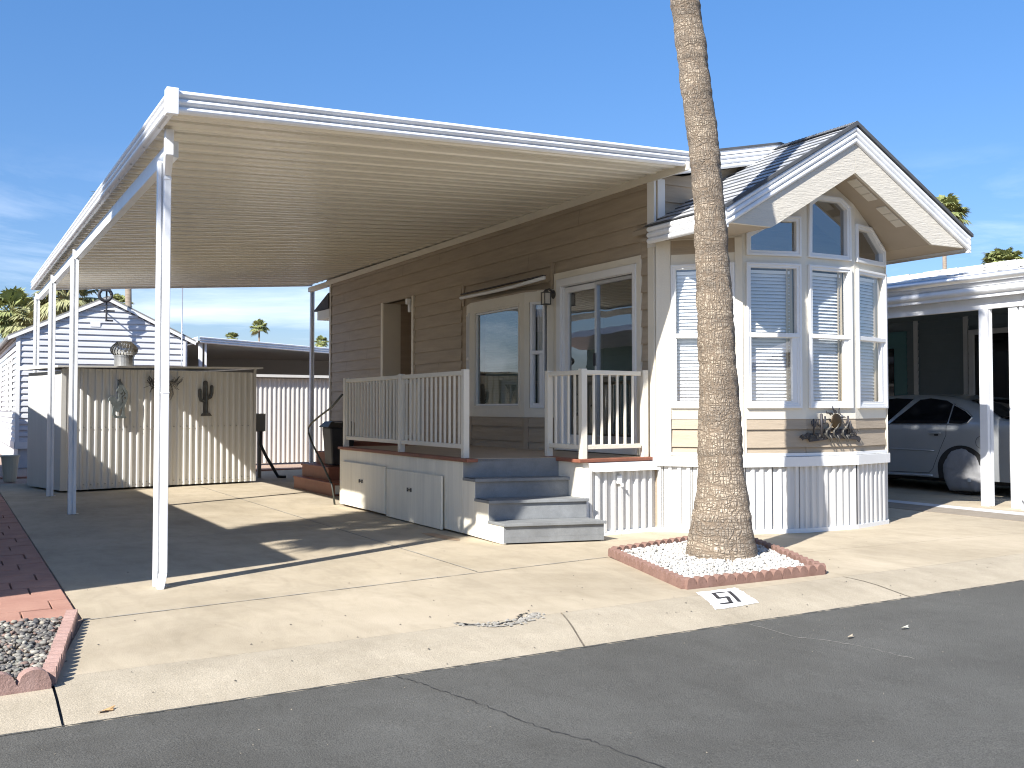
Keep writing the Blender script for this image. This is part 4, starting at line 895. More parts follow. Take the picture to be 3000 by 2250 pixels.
# ribbed fascia: front, outer side, back
mb = MB(); HC = .155
ribs(mb, lambda t, v, o: cpt(lerp(xi, xo + .04, t), yA, 3.148 + v) + Vector((.22 * o, -.97 * o, 0)), 1, HC, 3, .016)
mb.build('front_fascia', 'whitem', cp)
mb = MB(); ribs(mb, lambda t, v, o: cpt(xi, lerp(yA, yB, t), 3.148 + v) + Vector((-o, 0, 0)), 1, HC, 3, .016)
g0 = cpt(xi, yA, 3.148); g1 = cpt(xi, yB, 3.148)
mb.hexa([g0, g0 + Vector((.022, 0, 0)), g1 + Vector((.022, 0, 0)), g1, g0 + Vector((0, 0, .004)), g0 + Vector((.022, 0, .004)), g1 + Vector((.022, 0, .004)), g1 + Vector((0, 0, .004))])
mb.build('gutter_fascia', 'whitem', cp)
mb = MB(); a_ = cpt(xi, yB, 3.148); b_ = cpt(xo + .04, yB, 3.148); mb.hexa([a_ - Vector((0, .05, 0)), b_ - Vector((0, .05, 0)), b_, a_, a_ + Vector((0, -.05, HC)), b_ + Vector((0, -.05, HC)), b_ + Vector((0, 0, HC)), a_ + Vector((0, 0, HC))]); mb.build('rear_fascia', 'whitem', cp)
mb = MB(); q = cpt(xi, yA, 3.140); mb.box((q.x - .032, q.y - .034, q.z), (q.x + .045, q.y + .012, q.z + .172)); mb.box((q.x - .032, q.y, q.z), (q.x + .0, q.y + .05, q.z + .172)); mb.build('corner_cap', 'whitem', cp, bevel=.004)
# beam under the outer edge and along the house end
mb = MB()
def beam(x0, x1, ya, yb, z0, z1):
    a = .0055 * (ya - 6.9); b = .0055 * (yb - 6.9)
    mb.hexa([(x0, ya, z0 + a), (x1, ya, z0 + a), (x1, yb, z0 + b), (x0, yb, z0 + b), (x0, ya, z1 + a), (x1, ya, z1 + a), (x1, yb, z1 + b), (x0, yb, z1 + b)])
beam(1.335, 1.40, 7.42, 18.95, 2.985, 3.10); mb.build('beam', 'whitem', cp, bevel=.003)
mb = MB(); mb.box((6.36, 18.95, 3.57), (6.44, 20.25, 3.66)); mb.build('beam', 'cream', cp)
mb = MB(); mb.box((6.34, 18.84, 3.60), (6.40, 18.98, 3.66)); mb.build('beam_joint', 'black', cp)
def cpost(x, y, ztop, m='whitem', label=None, w=.088):
    mb = MB(); h = w / 2
    e = w * .39
    mb.box((x - h, y - h, 0), (x - h + e, y + h, ztop)); mb.box((x + h - e, y - h, 0), (x + h, y + h, ztop)); mb.box((x - h + e, y - h + .018, 0), (x + h - e, y + h - .018, ztop))
    o = mb.build('post', m, cp, bevel=.003)
    if label: o['label'] = label
    return o
cpost(1.325, 7.63, 2.995, label='front corner post with a downspout', w=.060)
cpost(1.325, 13.28, 3.02); cpost(1.32, 16.13, 3.035); cpost(1.32, 19.0, 3.09); cpost(6.44, 20.22, 3.60, w=.075, label='rear post by the house')
mb = MB()
for x, y in ((1.325, 13.28), (1.32, 16.13), (1.32, 19.0)):
    mb.box((x - .03, y - .055, 2.99 + .0055 * (y - 6.9)), (x + .03, y - .045, 3.09 + .0055 * (y - 6.9)))
mb.build('post_bracket', 'whitem', cp)
for y_ in [7.3 + .62 * i for i in range(19)]:
    q_ = cpt(xi, y_, 3.148); MB().box((q_.x - .010, q_.y - .006, q_.z - .004), (q_.x + .006, q_.y + .006, q_.z + .006)).build('screw', 'steel', cp)
for x_, y_ in ((1.325, 7.63), (1.325, 13.28), (1.32, 16.13), (1.32, 19.0)):
    MB().box((x_ + .03, y_ - .06, .001), (x_ + .075, y_ + .06, .006)).box((x_ + .030 + (.016 if y_ > 8 else 0), y_ - .03, .006), (x_ + .034 + (.016 if y_ > 8 else 0), y_ + .03, .07)).build('foot_bracket', 'steel', cp)
# downspout: drop box, elbow, long run, kicked foot
mb = MB(); U = [(1.296, 7.33), (1.352, 7.33), (1.352, 7.40), (1.296, 7.40)]; V_ = [(1.328, 7.53), (1.374, 7.53), (1.374, 7.60), (1.328, 7.60)]
q3 = lambda P, z: [(x, y, z) for x, y in P]
mb.hexa(q3(U, 2.98) + q3(U, 3.16)); mb.hexa(q3(V_, 2.88) + q3(U, 2.98)); mb.hexa(q3(V_, .10) + q3(V_, 2.88)); mb.hexa([(x - .03, y - .05, 0) for x, y in V_] + q3(V_, .10))
mb.box((1.325, 7.527, 2.85), (1.377, 7.60, 2.865)); mb.box((1.325, 7.527, 1.35), (1.377, 7.60, 1.36))
mb.build('downspout', 'whitem', cp, bevel=.006)

# ================================================================== SHED
SU = math.atan2(.76, 3.062); SA = (1.513, 16.67); SBx = (1.513 + 3.15 * math.cos(SU), 16.67 + 3.15 * math.sin(SU))
shed = thing('shed', 'cream corrugated steel shed with a turbine vent at the back of the driveway', 'shed', (3, 17.3, 0))
FS = Fr(SA, SBx); FSl = Fr((SA[0] - .02, 18.3), SA)
CO = [(0, 0), (.012, .012), (.034, .018), (.050, .012), (.060, 0), (.075, -.004), (.09, 0)]
CO = [(0, 0), (.02, .0), (.034, .020), (.062, .020), (.078, .0), (.098, 0)]
mb = MB(); skirt(mb, FS, 0, FS.L, .03, 1.84, prof=CO, per=.108, d=0, ph=.02); mb.build('shed_front', 'shedm', shed, normals=False)
mb = MB(); mb.fbox(FSl, 0, FSl.L, .03, 1.80, -.03, -.001); mb.fbox(FS, 0, FS.L, .03, 1.8, -1.5, -.03); mb.build('shed_body', 'shedm', shed)
mb = MB(); mb.fbox(FS, -.02, .05, .03, 1.82, .0, .026); mb.fbox(FS, FS.L - .03, FS.L + .01, .03, 1.9, -.002, .024); mb.build('corner_trim', 'shedm', shed)
mb = MB(); mb.hexa([FS(-.12, 1.845, .16), FS(FS.L + .06, 1.905, .16), FS(FS.L + .06, 1.905, -1.55), FS(-.12, 1.845, -1.55), FS(-.12, 1.872, .16), FS(FS.L + .06, 1.932, .16), FS(FS.L + .06, 1.97, -1.55), FS(-.12, 1.91, -1.55)]); mb.build('shed_roof', 'shedm', shed)
mb = MB()
for zz in (.95, .10):
    for k in range(28):
        s = .10 + k * .108; mb.fbox(FS, s, s + .012, zz, zz + .012, .0, .026)
mb.build('rivets', 'steel', shed)
# turbine vent
c = FS(.98, 0, -.15); mb = MB(); mb.tube([(c.x, c.y, 1.86), (c.x, c.y, 2.06)], .145, 24); v_ = mb.build('turbine_vent', 'steel', shed, smooth=False)
mb = MB()
for k in range(24):
    a = 2 * math.pi * k / 24; row = [[], []]
    for j in range(9):
        t = j / 8; ph = a + .5 * t; rr_ = .075 + .12 * math.sin(math.pi * (.15 + .80 * t)) ; z = 2.05 + .225 * t
        for e, da in ((0, 0), (1, .20)): row[e].append((c.x + (rr_ + .012 * e) * math.cos(ph + da), c.y + (rr_ + .012 * e) * math.sin(ph + da), z))
    mb.sheet(row)
mb.tube([(c.x, c.y, 2.262), (c.x, c.y, 2.285)], [.12, .06], 20); mb.tube([(c.x, c.y, 2.04), (c.x, c.y, 2.06)], .155, 24); mb.build('turbine_blades', 'steel', v_, smooth=False)
# wall ornaments on the shed
def outline(F, name, polys, m, label, cat, d0=.03, d1=.05, extra=None):
    mb = MB()
    for i, (p, hs_) in enumerate(polys): mb.plate(F, p, d0 + .004 * i, d1 + .004 * i, hs_)
    o = mb.build(name, m, bevel=0); return tag(o, label, cat)
def Z(F0x, F0z, k, pts): return [(F0x + a * k, F0z - b * k) for a, b in pts]
K = .00133  # metres per zoom pixel of the ornament drawing
def orn(pts, cx, cy, fx, fz, k=K): return [(fx + (a - cx) * k, fz - (b - cy) * k) for a, b in pts]
coy = orn([(245, 620), (228, 570), (232, 520), (240, 490), (215, 460), (205, 425), (190, 430), (182, 445), (178, 420), (190, 392), (220, 378), (255, 385), (280, 410), (288, 440), (285, 455), (300, 430), (302, 395), (292, 345), (285, 318), (270, 322), (272, 305), (290, 285), (296, 250), (298, 205), (280, 185), (305, 192), (315, 175), (322, 200), (345, 240), (375, 285), (398, 320), (405, 360), (398, 410), (380, 460), (368, 490), (365, 540), (370, 600), (388, 612), (386, 628), (300, 628)], 290, 400, .80, 1.395)
hole1 = orn([(318, 335), (345, 330), (348, 352), (322, 356)], 290, 400, .80, 1.395); hole2 = orn([(360, 388), (380, 385), (380, 408), (362, 410)], 290, 400, .80, 1.395)
hole3 = orn([(330, 270), (380, 350), (340, 385), (350, 440), (300, 510), (340, 445), (325, 385), (362, 350)], 290, 400, .80, 1.395)
hole4 = orn([(265, 545), (290, 560), (345, 495), (335, 600), (285, 605), (262, 585)], 290, 400, .80, 1.395)
outline(FS, 'coyote_ornament', [(coy, [hole1, hole2, hole3, hole4])], 'coyote', 'grey cut metal howling coyote hung on the sunlit shed front', 'wall ornament', .06, .085)
def capsule(pts, w, n=8):
    A = []; B = []
    P = [Vector(p) for p in pts]
    for i, p in enumerate(P):
        t = (P[min(i + 1, len(P) - 1)] - P[max(i - 1, 0)]).normalized(); nn = Vector((-t.y, t.x)) * w / 2; A.append(tuple(p + nn)); B.append(tuple(p - nn))
    t = (P[-1] - P[-2]).normalized(); nn = Vector((-t.y, t.x)) * w / 2; E = [tuple(P[-1] + nn * math.cos(a) + t * (w / 2) * math.sin(a)) for a in [math.pi * j / n for j in range(1, n)]]
    return A + E + B[::-1]
cf = lambda p: orn(p, 1415, 590, 2.245, 1.135)
cactus_polys = [(capsule(cf([(1415, 580), (1412, 400), (1410, 200)]), .078), []), (capsule(cf([(1400, 425), (1355, 410), (1340, 360), (1338, 290)]), .055), []), (capsule(cf([(1440, 385), (1475, 370), (1490, 320), (1490, 245)]), .055), []), (cf([(1350, 602), (1360, 575), (1395, 558), (1430, 555), (1470, 570), (1492, 600)]), [])]
o = outline(FS, 'cactus_ornament', cactus_polys, 'cactusm', 'dark metal saguaro cactus hung on the shaded right side of the shed', 'wall ornament', .03, .05)
mb = MB()
for p in ([(1415, 575), (1412, 400), (1412, 230)], [(1395, 425), (1350, 400), (1338, 290)], [(1445, 385), (1480, 360), (1490, 250)]):
    mb.tube([FS(*q, .072) for q in cf(p)], .008, 6)
mb.build('cactus_rib', 'coyote', o)
# feathered skull behind the post
sk = thing('skull_ornament', 'feathered steer skull hung on the shed behind the front post', 'wall ornament', FS(1.53, 1.60, 0))
mb = MB(); mb.tube([FS(1.42, 1.72, .03), FS(1.50, 1.70, .08), FS(1.54, 1.62, .09), FS(1.55, 1.5, .06), FS(1.55, 1.40, .04)], [.03, .06, .07, .05, .02], 10); mb.build('skull', 'paint', sk, smooth=True)
mb = MB()
for s_ in (-1, 1): mb.tube([FS(1.53 + s_ * .03, 1.67, .07), FS(1.53 + s_ * .17, 1.65, .08), FS(1.53 + s_ * .25, 1.75, .08)], [.025, .018, .005], 8)
mb.build('horns', 'cactusm', sk, smooth=True)
mb = MB(); rr = random.Random(6)
for s_ in (-1, 1):
    for k in range(16):
        b0 = 1.53 + s_ * (.08 + .012 * k * .8); a = R(rr.uniform(10, 75)); l = rr.uniform(.08, .15)
        p = FS(b0, 1.62 + rr.uniform(-.05, .04), .06); q = FS(b0 + s_ * l * math.cos(a), 1.62 + l * math.sin(a) * rr.choice((-1, 1, 1)), .08); mb.bar(p, q, .018, .004)
mb.build('feathers', 'cactusm', sk)
mb = MB()
for k in range(7):
    s_ = 1.40 + .045 * k; mb.tube([FS(s_, 1.55, .05), FS(s_ + rr.uniform(-.02, .02), 1.47, .06), FS(s_ + rr.uniform(-.03, .03), 1.40 + rr.uniform(-.04, .03), .05)], [.012, .012, .006], 6)
mb.build('tassels', 'wgravel', sk)
# utility box and its conduit beside the shed
ub = thing('utility_box', 'grey electrical box with a black cable beside the shed', 'utility box', (5.0, 18.6, 0))
MB().box((4.83, 18.4, .83), (5.02, 18.55, 1.15)).build('meter_box', 'greybox', ub, bevel=.008); MB().box((4.90, 18.45, .0), (4.96, 18.52, .83)).build('box_post', 'greybox', ub)
MB().tube([(4.93, 18.38, .83), (4.92, 18.36, .6), (5.0, 18.3, .40), (5.12, 18.3, .2), (5.22, 18.3, .03), (5.36, 18.3, .02)], .028, 8).build('cable', 'blackp', ub, smooth=True)
# corrugated wall behind, between shed and house
fw = thing('corrugated_fence', 'cream corrugated metal wall between the shed and the home', 'fence', (6.9, 22.9, 0)); FN = Fr((5.0, 22.75), (9.5, 23.2))
mb = MB(); skirt(mb, FN, 0, FN.L, .03, 1.9, prof=CO, per=.108, d=0); mb.build('fence_panel', 'shedm', fw, normals=False)
mb = MB(); mb.fbox(FN, -.05, FN.L, 1.93, 1.99, -.3, .12); mb.fbox(FN, -.0, FN.L, 1.80, 1.93, -.3, -.04); mb.build('fence_cap', 'shedm', fw)
# bucket and boards left of the shed
bk = MB().tube([(.98, 19.6, 0), (.98, 19.6, .02), (.98, 19.6, .42)], [.09, .10, .14], 16).tube([(.98, 19.6, .42), (.98, 19.6, .45)], .155, 16).build('bucket', 'pot'); tag(bk, 'pale cream plastic pot standing by the rear carport post', 'pot')
MB_ = MB().box((1.33, 18.2, .02), (1.38, 19.0, .92)); o = MB_.build('leaning_board', 'blackp'); tag(o, 'thin dark board leaning beside the shed', 'board')
o = MB().box((1.40, 18.3, .02), (1.47, 19.0, .90)).build('leaning_board', 'skirt'); tag(o, 'white ribbed board leaning beside the dark one', 'board')

# ================================================================== REAR NEIGHBOUR
nb = thing('white_mobile_home', 'white gabled mobile home with horizontal siding behind the shed', 'house', (3, 24, 0))
FNb = Fr((1.30, 24.0), (4.73, 24.0)); FNs = Fr((1.30, 44.0), (1.30, 24.0))
BS = [(0, 0), (1, 1)]
def bead(mb, F, s0, s1, z0, z1, ex=.128, topf=None):
    z = z0
    while z < z1:
        for a, b, da, db in ((0, .5, .022, .016), (.5, .62, .016, .002), (.62, 1.0, .002, .0)):
            za, zb_ = z + a * ex, min(z + b * ex, z1 + .1); p, q = s0, s1
            if topf: p, q = topf((za + zb_) / 2)
            if q - p > .02: mb.add([F(p, za, da), F(q, za, da), F(q, zb_, db), F(p, zb_, db)], [(0, 1, 2, 3)])
        z += ex
def tp(z):
    if z < 2.74: return 0, 3.43
    t = (z - 2.74) / (3.56 - 2.74); return 1.76 * t, 3.43 - (3.43 - 1.76) * t
mb = MB(); bead(mb, FNb, 0, 3.43, .53, 3.52, topf=tp); mb.build('front_siding', 'nbhouse', nb)
mb = MB(); bead(mb, FNs, 0, 20, .53, 2.72); mb.build('side_siding', 'nbhouse', nb)
mb = MB(); mb.fbox(FNb, -.02, .06, .4, 2.75, .0, .035); mb.fbox(FNb, 3.37, 3.45, .4, 2.75, .0, .035); mb.fbox(FNb, -.02, 3.45, .40, .54, 0, .03); mb.fbox(FNs, 0, 20, .40, .54, 0, .03)
mb.plate(FNb, [(0, .4), (3.43, .4), (3.43, 2.74), (1.76, 3.55), (0, 2.74)], -.05, -.001); mb.build('trim', 'white', nb)
mb = MB(); mb.fbox(FNb, .05, 3.4, 0, .40, -.1, -.03); mb.fbox(FNs, 0, 19.95, 0, .40, -.1, -.05); mb.build('skirting', 'nbskirt', nb)
mb = MB()
for xa, xb in ((1.12, 3.06), (4.93, 3.06)):
    za = 2.72; zb_ = 3.63; mb.hexa([(xa, 23.93, za), (xb, 23.93, zb_), (xb, 44, zb_), (xa, 44, za), (xa, 23.93, za + .05), (xb, 23.93, zb_ + .05), (xb, 44, zb_ + .05), (xa, 44, za + .05)])
mb.build('roof', 'greybox', nb)
mb = MB()
for xa, xb in ((1.12, 3.06), (4.93, 3.06)):
    za = 2.66; zb_ = 3.57; mb.hexa([(xa, 23.92, za), (xb, 23.92, zb_), (xb, 23.94, zb_), (xa, 23.94, za), (xa, 23.92, za + .07), (xb, 23.92, zb_ + .07), (xb, 23.94, zb_ + .07), (xa, 23.94, za + .07)])
mb.build('rake_trim', 'white', nb)
for y in (30.5, 27.2, 25.6):
    f_ = MB().frame(FNs, 44 - y - .35, 44 - y + .35, 1.2, 2.35, .06, .02, .05).build('window', 'white', nb); MB().fbox(FNs, 44 - y - .29, 44 - y + .29, 1.26, 2.29, .0, .028).build('pane', 'carglass', f_)
MB().fbox(FNb, 1.42, 1.62, 3.0, 3.09, .02, .03).build('gable_vent', 'white', nb)
# antenna on the gable
an = thing('tv_antenna', 'black ring shaped television antenna on a mast at the white gable', 'antenna', (3.03, 23.7, 3.1))
mb = MB(); Rr = .125; cc = Vector((2.97, 23.62, 3.66)); mb.tube([cc + Vector((Rr * math.cos(a), 0, Rr * math.sin(a))) for a in [2 * math.pi * k / 28 for k in range(29)]], .035, 8); mb.build('ring', 'black', an, smooth=True)
mb = MB(); mb.tube([(3.0, 23.66, 3.10), (3.0, 23.66, 4.0)], .02, 8); mb.bar((2.95, 23.68, 3.33), (3.17, 23.68, 3.33), .02, .03); mb.bar((2.98, 23.68, 3.12), (3.14, 23.68, 3.12), .03, .04); mb.bar((3.06, 23.7, 3.33), (3.02, 24.0, 3.33), .02, .02); mb.build('mast', 'black', an)
mb = MB(); mb.box((2.88, 23.58, 3.74), (3.08, 23.66, 3.82)); mb.build('amplifier', 'black', an)
fp = MB().tube([(4.62, 23.9, 0), (4.62, 23.9, 4.1)], .014, 8).build('flag_pole', 'alu', smooth=True); tag(fp, 'thin bare metal pole at the right end of the white mobile home', 'pole')
# rear neighbour's carport
rc = thing('rear_carport', 'low white carport of the lot behind, seen between the posts', 'carport', (6, 26, 0))
A = Vector((5.266, 25.21, 2.95)); B = Vector((14.5, 32.0, 2.95)); Bk = Vector((-.03, 2.2, 0))
mb = MB(); uu = (B - A).normalized(); nn = Vector((uu.y, -uu.x, 0)); ribs(mb, lambda t, v, o: A.lerp(B, t) + nn * o + Vector((0, 0, v - .16)), 1, .16, 3, .02)
ribs(mb, lambda t, v, o: A.lerp(A + Vector((.05, 6, 0)), t) + Vector((-o, 0, v - .16)), 1, .16, 3, .02); mb.build('fascia', 'whitem', rc)
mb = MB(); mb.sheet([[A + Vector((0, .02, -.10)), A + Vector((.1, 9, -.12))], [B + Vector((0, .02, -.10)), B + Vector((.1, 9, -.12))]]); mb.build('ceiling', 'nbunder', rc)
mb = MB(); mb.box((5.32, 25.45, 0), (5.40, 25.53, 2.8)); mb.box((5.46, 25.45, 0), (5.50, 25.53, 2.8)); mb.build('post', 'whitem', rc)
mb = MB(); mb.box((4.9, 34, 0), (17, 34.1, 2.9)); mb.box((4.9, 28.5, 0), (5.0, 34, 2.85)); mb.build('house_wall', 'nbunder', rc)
cbg = thing('parked_car', 'white car roof showing above the corrugated wall', 'car', (9.0, 27, 0))
mb = MB(); mb.prism([(0, .3), (.2, .9), (.9, 1.05), (1.4, 1.55), (1.8, 1.88), (3.2, 1.9), (3.9, 1.5), (4.5, 1.3), (4.6, .4)], lambda a, b: Vector((7.0 + a, 26.6 + a * .3, b)), lambda a, b: Vector((6.6 + a, 28.2 + a * .3, b))); mb.build('body', 'white', cbg, bevel=.08)
mb = MB(); mb.prism([(1.5, 1.5), (1.85, 1.82), (3.1, 1.84), (3.6, 1.5)], lambda a, b: Vector((7.0 + a, 26.57 + a * .3, b)), lambda a, b: Vector((7.0 + a, 26.595 + a * .3, b))); mb.build('side_glass', 'carglass', cbg)

# ================================================================== RIGHT NEIGHBOUR
rn = thing('slate_mobile_home', 'slate blue home with a white shingled carport at the right edge', 'house', (13, 12, 0))
BX = 11.69
def side_ribs(mb, x, y0, y1, z0, h, n): ribs(mb, lambda t, v, o: Vector((x - o, lerp(y0, y1, t), z0 + v)), 1, h, n, .03)
mb = MB(); mb.box((BX, 8.0, 2.515), (BX + .07, 26, 2.66)); mb.build('carport_beam', 'whitem', rn, bevel=.006)
mb = MB(); side_ribs(mb, BX - .10, 7.7, 26, 2.70, .20, 2); mb.box((BX - .10, 7.7, 2.66), (BX + .05, 26, 2.70)); mb.build('gutter_fascia', 'whitem', rn)
mb = MB(); mb.tube([(BX - .15, 7.7, 2.905), (BX - .15, 26, 2.905)], .055, 12); mb.build('gutter', 'alu', rn, smooth=True)
shs = MB(); shs.rnd = []; rr = random.Random(4)
xe = BX - .16; pk = 14.2
for c in range(16):
    xa = lerp(xe, pk, c / 16); xb = lerp(xe, pk, (c + 1.3) / 16); y = 7.65
    while y < 26:
        y2 = min(26, y + rr.uniform(.15, .5)); q = rr.random(); t = rr.choice((.004, .014))
        za = 2.955 + .20 * (xa - xe); zb_ = 2.945 + .20 * (xb - xe)
        shs.add([(xa, y, za + t), (xa, y2, za + t), (xb, y2, zb_), (xb, y, zb_), (xa, y, za - .012), (xa, y2, za - .012)], [(0, 1, 2, 3), (0, 4, 5, 1)]); shs.rnd += [q] * 6; y = y2
M['shingw'] = stonemat('pale_roof_shingles', [(.66, .66, .65), (.72, .72, .71), (.58, .58, .57), (.70, .70, .69)])
shs.build('roof', 'shingw', rn)
mb = MB(); mb.add([(xe, 7.7, 2.93), (pk, 7.7, 3.45), (pk, 26, 3.45), (xe, 26, 2.93)], [(0, 1, 2, 3)]); mb.add([(pk, 7.7, 3.45), (20, 7.7, 2.5), (20, 26, 2.5), (pk, 26, 3.45)], [(0, 1, 2, 3)]); mb.add([(BX, 8.6, 2.9), (16.3, 8.6, 2.9), (16.3, 26, 2.9), (BX, 26, 2.9)], [(0, 1, 2, 3)]); mb.build('carport_ceiling', 'nbdark', rn)
mb = MB(); mb.add([(xe, 7.7, 2.70), (16.3, 7.7, 2.70), (16.3, 7.7, 2.95), (pk, 7.7, 3.45), (xe, 7.7, 2.94)], [(0, 1, 2, 3, 4)]); mb.build('gable_face', 'whitem', rn)
FRn = Fr((16.2, 30), (16.2, 8.6)); mb = MB(); siding(mb, FRn, 0, FRn.L, 0, 2.9, [(30 - 14.75, 30 - 13.9, .3, 2.75), (30 - 12.5, 30 - 10.8, .3, 2.65)], ph=0, ex=.13, lip=.018); mb.fbox(FRn, 0, FRn.L, 0, 2.9, -.2, -.04); mb.build('siding', 'nbdark', rn)
mb = MB(); 
for s in (30 - 13.72, 30 - 12.62, 30 - 14.86): mb.fbox(FRn, s, s + .09, 0, 2.9, .0, .04)
mb.frame(FRn, 30 - 12.5, 30 - 10.8, .3, 2.65, .09, .0, .05); mb.build('trim', 'nbskirt', rn)
MB().fbox(FRn, 30 - 12.41, 30 - 10.89, .39, 2.56, -.02, .0).build('patio_glass', 'carglass', rn); d_ = MB().fbox(FRn, 30 - 14.75, 30 - 13.9, .3, 2.72, -.02, .02).build('entry_door', 'teal', rn)
MB().fbox(FRn, 30 - 14.5, 30 - 14.2, 1.3, 2.4, .02, .03).build('door_glass', 'carglass', d_)
mb = MB(); mb.add([(BX - .02, 26, 0), (16.2, 26, 0), (16.2, 26, 3), (BX - .02, 26, 3)], [(0, 1, 2, 3)]); mb.build('carport_end_wall', 'nbdark', rn)
mb = MB()
for z in (1.72, 1.5, 1.3): mb.bar((12.5, 25.8, z), (16, 25.8, z), .03, .03)
mb.build('railing', 'white', rn)
def npost(x, y, w, ztop, label):
    mb = MB(); h = w / 2
    mb.box((x - h, y - h, 0), (x - .012, y + h, ztop)); mb.box((x + .012, y - h, 0), (x + h, y + h, ztop)); mb.box((x - .014, y - h + .02, 0), (x + .014, y + h - .02, ztop)); o = mb.build('post', 'whitem', rn, bevel=.004); o['label'] = label
npost(11.70, 8.80, .115, 2.52, 'left white carport post'); npost(11.77, 8.42, .12, 2.72, 'right white carport post with a downspout'); npost(11.72, 14.2, .1, 2.52, 'far carport post')
mb = MB(); mb.tube([(11.62, 8.10, 2.86), (11.66, 8.12, 2.72), (11.74, 8.30, 2.55), (11.76, 8.32, 2.45), (11.76, 8.32, .12), (11.68, 8.26, .02), (11.60, 8.22, .0)], .042, 8); mb.build('downspout', 'whitem', rn, smooth=True)

# ================================================================== CAR (silver saloon, side towards the camera)
car = thing('parked_sedan', 'silver sedan with a fabric cover over its rear wheel under the right carport', 'car', (13.75, 11.5, 0))
CXs = 12.855; WID = 1.84
# silhouette along y (rear at 8.95, nose at 13.95)
def roofz(y):
    P = [(8.90, .80), (8.93, 1.02), (9.02, 1.085), (9.40, 1.10), (9.55, 1.12), (9.8, 1.235), (10.1, 1.36), (10.5, 1.435), (11.0, 1.475), (11.6, 1.47), (12.0, 1.40), (12.5, 1.20), (12.8, 1.05), (13.3, .97), (13.7, .88), (13.9, .74), (13.95, .6)]
    for a, b in zip(P, P[1:]):
        if a[0] <= y <= b[0]:
            t = (y - a[0]) / (b[0] - a[0]); return lerp(a[1], b[1], t)
    return P[0][1] if y < P[0][0] else P[-1][1]
def belt(y): return 1.0 - .012 * (y - 10) if y < 12.6 else .95 - (y - 12.6) * .12
def halfw(y):
    e = 0
    if y < 9.3: e = (9.3 - y) ** 2 * .9
    if y > 13.3: e = (y - 13.3) ** 2 * .7
    return WID / 2 - min(.3, e)
def sidex(y, z):  # outward distance of the left flank from the centre plane
    hw = halfw(y); b = min(belt(y), roofz(y) - .02)
    if z <= b:
        t = (z - .2) / (b - .2); return hw * (1 - .045 * (1 - min(1, max(0, t) * 2.2)) ** 2 - .035 * max(0, (t - .55) / .45) ** 2)
    g = (z - b); rz = roofz(y); return hw * .965 - g * .52
ysn = [8.92 + i * (13.94 - 8.92) / 70 for i in range(71)]
mb = MB(); grid = []
for y in ysn:
    rz = roofz(y); b = min(belt(y), rz - .03); row = []
    for k in range(9): z = lerp(.22, b, k / 8); row.append((z, sidex(y, z)))
    top = rz; hasg = rz - b > .08
    for k in range(1, 6):
        z = lerp(b, top - .03, k / 5); row.append((z, sidex(y, z) if hasg else lerp(sidex(y, b), sidex(y, b) * .9, k / 5)))
    wx = row[-1][1]
    for k in range(1, 6): t = k / 5; row.append((lerp(top - .03, top, math.sin(t * math.pi / 2)), wx * (1 - t)))
    full = [(13.775 - x, y, z) for z, x in row] + [(13.775 + x, y, z) for z, x in row[-2::-1]]
    grid.append(full)
mb.sheet(grid); n_ = len(grid[0]); mb.f.append(tuple(range(n_))); mb.f.append(tuple(len(mb.v) - n_ + i for i in range(n_)))
body = mb.build('body', 'carpaint', car, smooth=True)
def flank(pts, name, m, off=.005, parent=car, th=None, dens=.06):
    """patch that lies on the left flank: polygon in (y,z)"""
    loops = [Vector(p) for p in pts]; fine = []
    for i in range(len(loops)):
        a, b = loops[i], loops[(i + 1) % len(loops)]; n = max(1, int((b - a).length / dens))
        for j in range(n): fine.append(a.lerp(b, j / n))
    vs = list(fine); poly2 = [tuple(p) for p in fine]
    y0 = min(p.x for p in fine); y1 = max(p.x for p in fine); z0 = min(p.y for p in fine); z1 = max(p.y for p in fine)
    yy = y0
    while yy < y1:
        zz = z0
        while zz < z1:
            if inside((yy, zz), poly2) and min((Vector((yy, zz)) - q).length for q in fine) > dens * .4: vs.append(Vector((yy, zz)))
            zz += dens
        yy += dens
    n = len(fine); r_ = delaunay_2d_cdt(vs, [(i, (i + 1) % n) for i in range(n)], [], 1, 1e-5)
    mb = MB(); mb.add([(13.775 - sidex(v.x, v.y) - off, v.x, v.y) for v in r_[0]], [tuple(f) for f in r_[2]]); return mb.build(name, m, parent, smooth=True)
flank([(11.42, 1.005), (10.99, 1.375), (10.80, 1.395), (10.50, 1.36), (10.37, 1.305), (10.36, 1.02)], 'rear_door_glass', 'carglass')
flank([(10.34, 1.022), (10.345, 1.29), (10.12, 1.20), (9.985, 1.12), (10.03, 1.045), (10.12, 1.02)], 'quarter_glass', 'carglass')
flank([(12.55, 1.0), (12.2, 1.2), (11.85, 1.36), (11.45, 1.40), (11.12, 1.385), (11.50, 1.005)], 'front_door_glass', 'carglass')
def line(pts, w, name, m, off=.008, parent=car):
    mb = MB(); mb.tube([(13.775 - sidex(y, z) - off, y, z) for y, z in pts], w, 6); return mb.build(name, m, parent, smooth=True)
def dens_(pts, n=6):
    o = []
    for a, b in zip(pts, pts[1:]):
        for j in range(n): o.append((lerp(a[0], b[0], j / n), lerp(a[1], b[1], j / n)))
    return o + [pts[-1]]
line(dens_([(12.55, .99), (11.4, .992), (10.4, 1.008), (10.12, 1.008), (10.02, 1.035), (9.965, 1.12), (10.10, 1.205), (10.34, 1.305)]), .009, 'window_chrome', 'chrome')
M['gap'] = mat('panel_gap', (.03, .03, .035), .8)
line(dens_([(10.37, 1.0), (10.36, .85), (10.50, .55), (10.60, .35), (10.68, .285), (11.45, .27)]), .004, 'door_gap', 'gap', .0)
line(dens_([(11.42, 1.0), (11.46, .7), (11.46, .27)]), .004, 'door_gap', 'gap', .0)
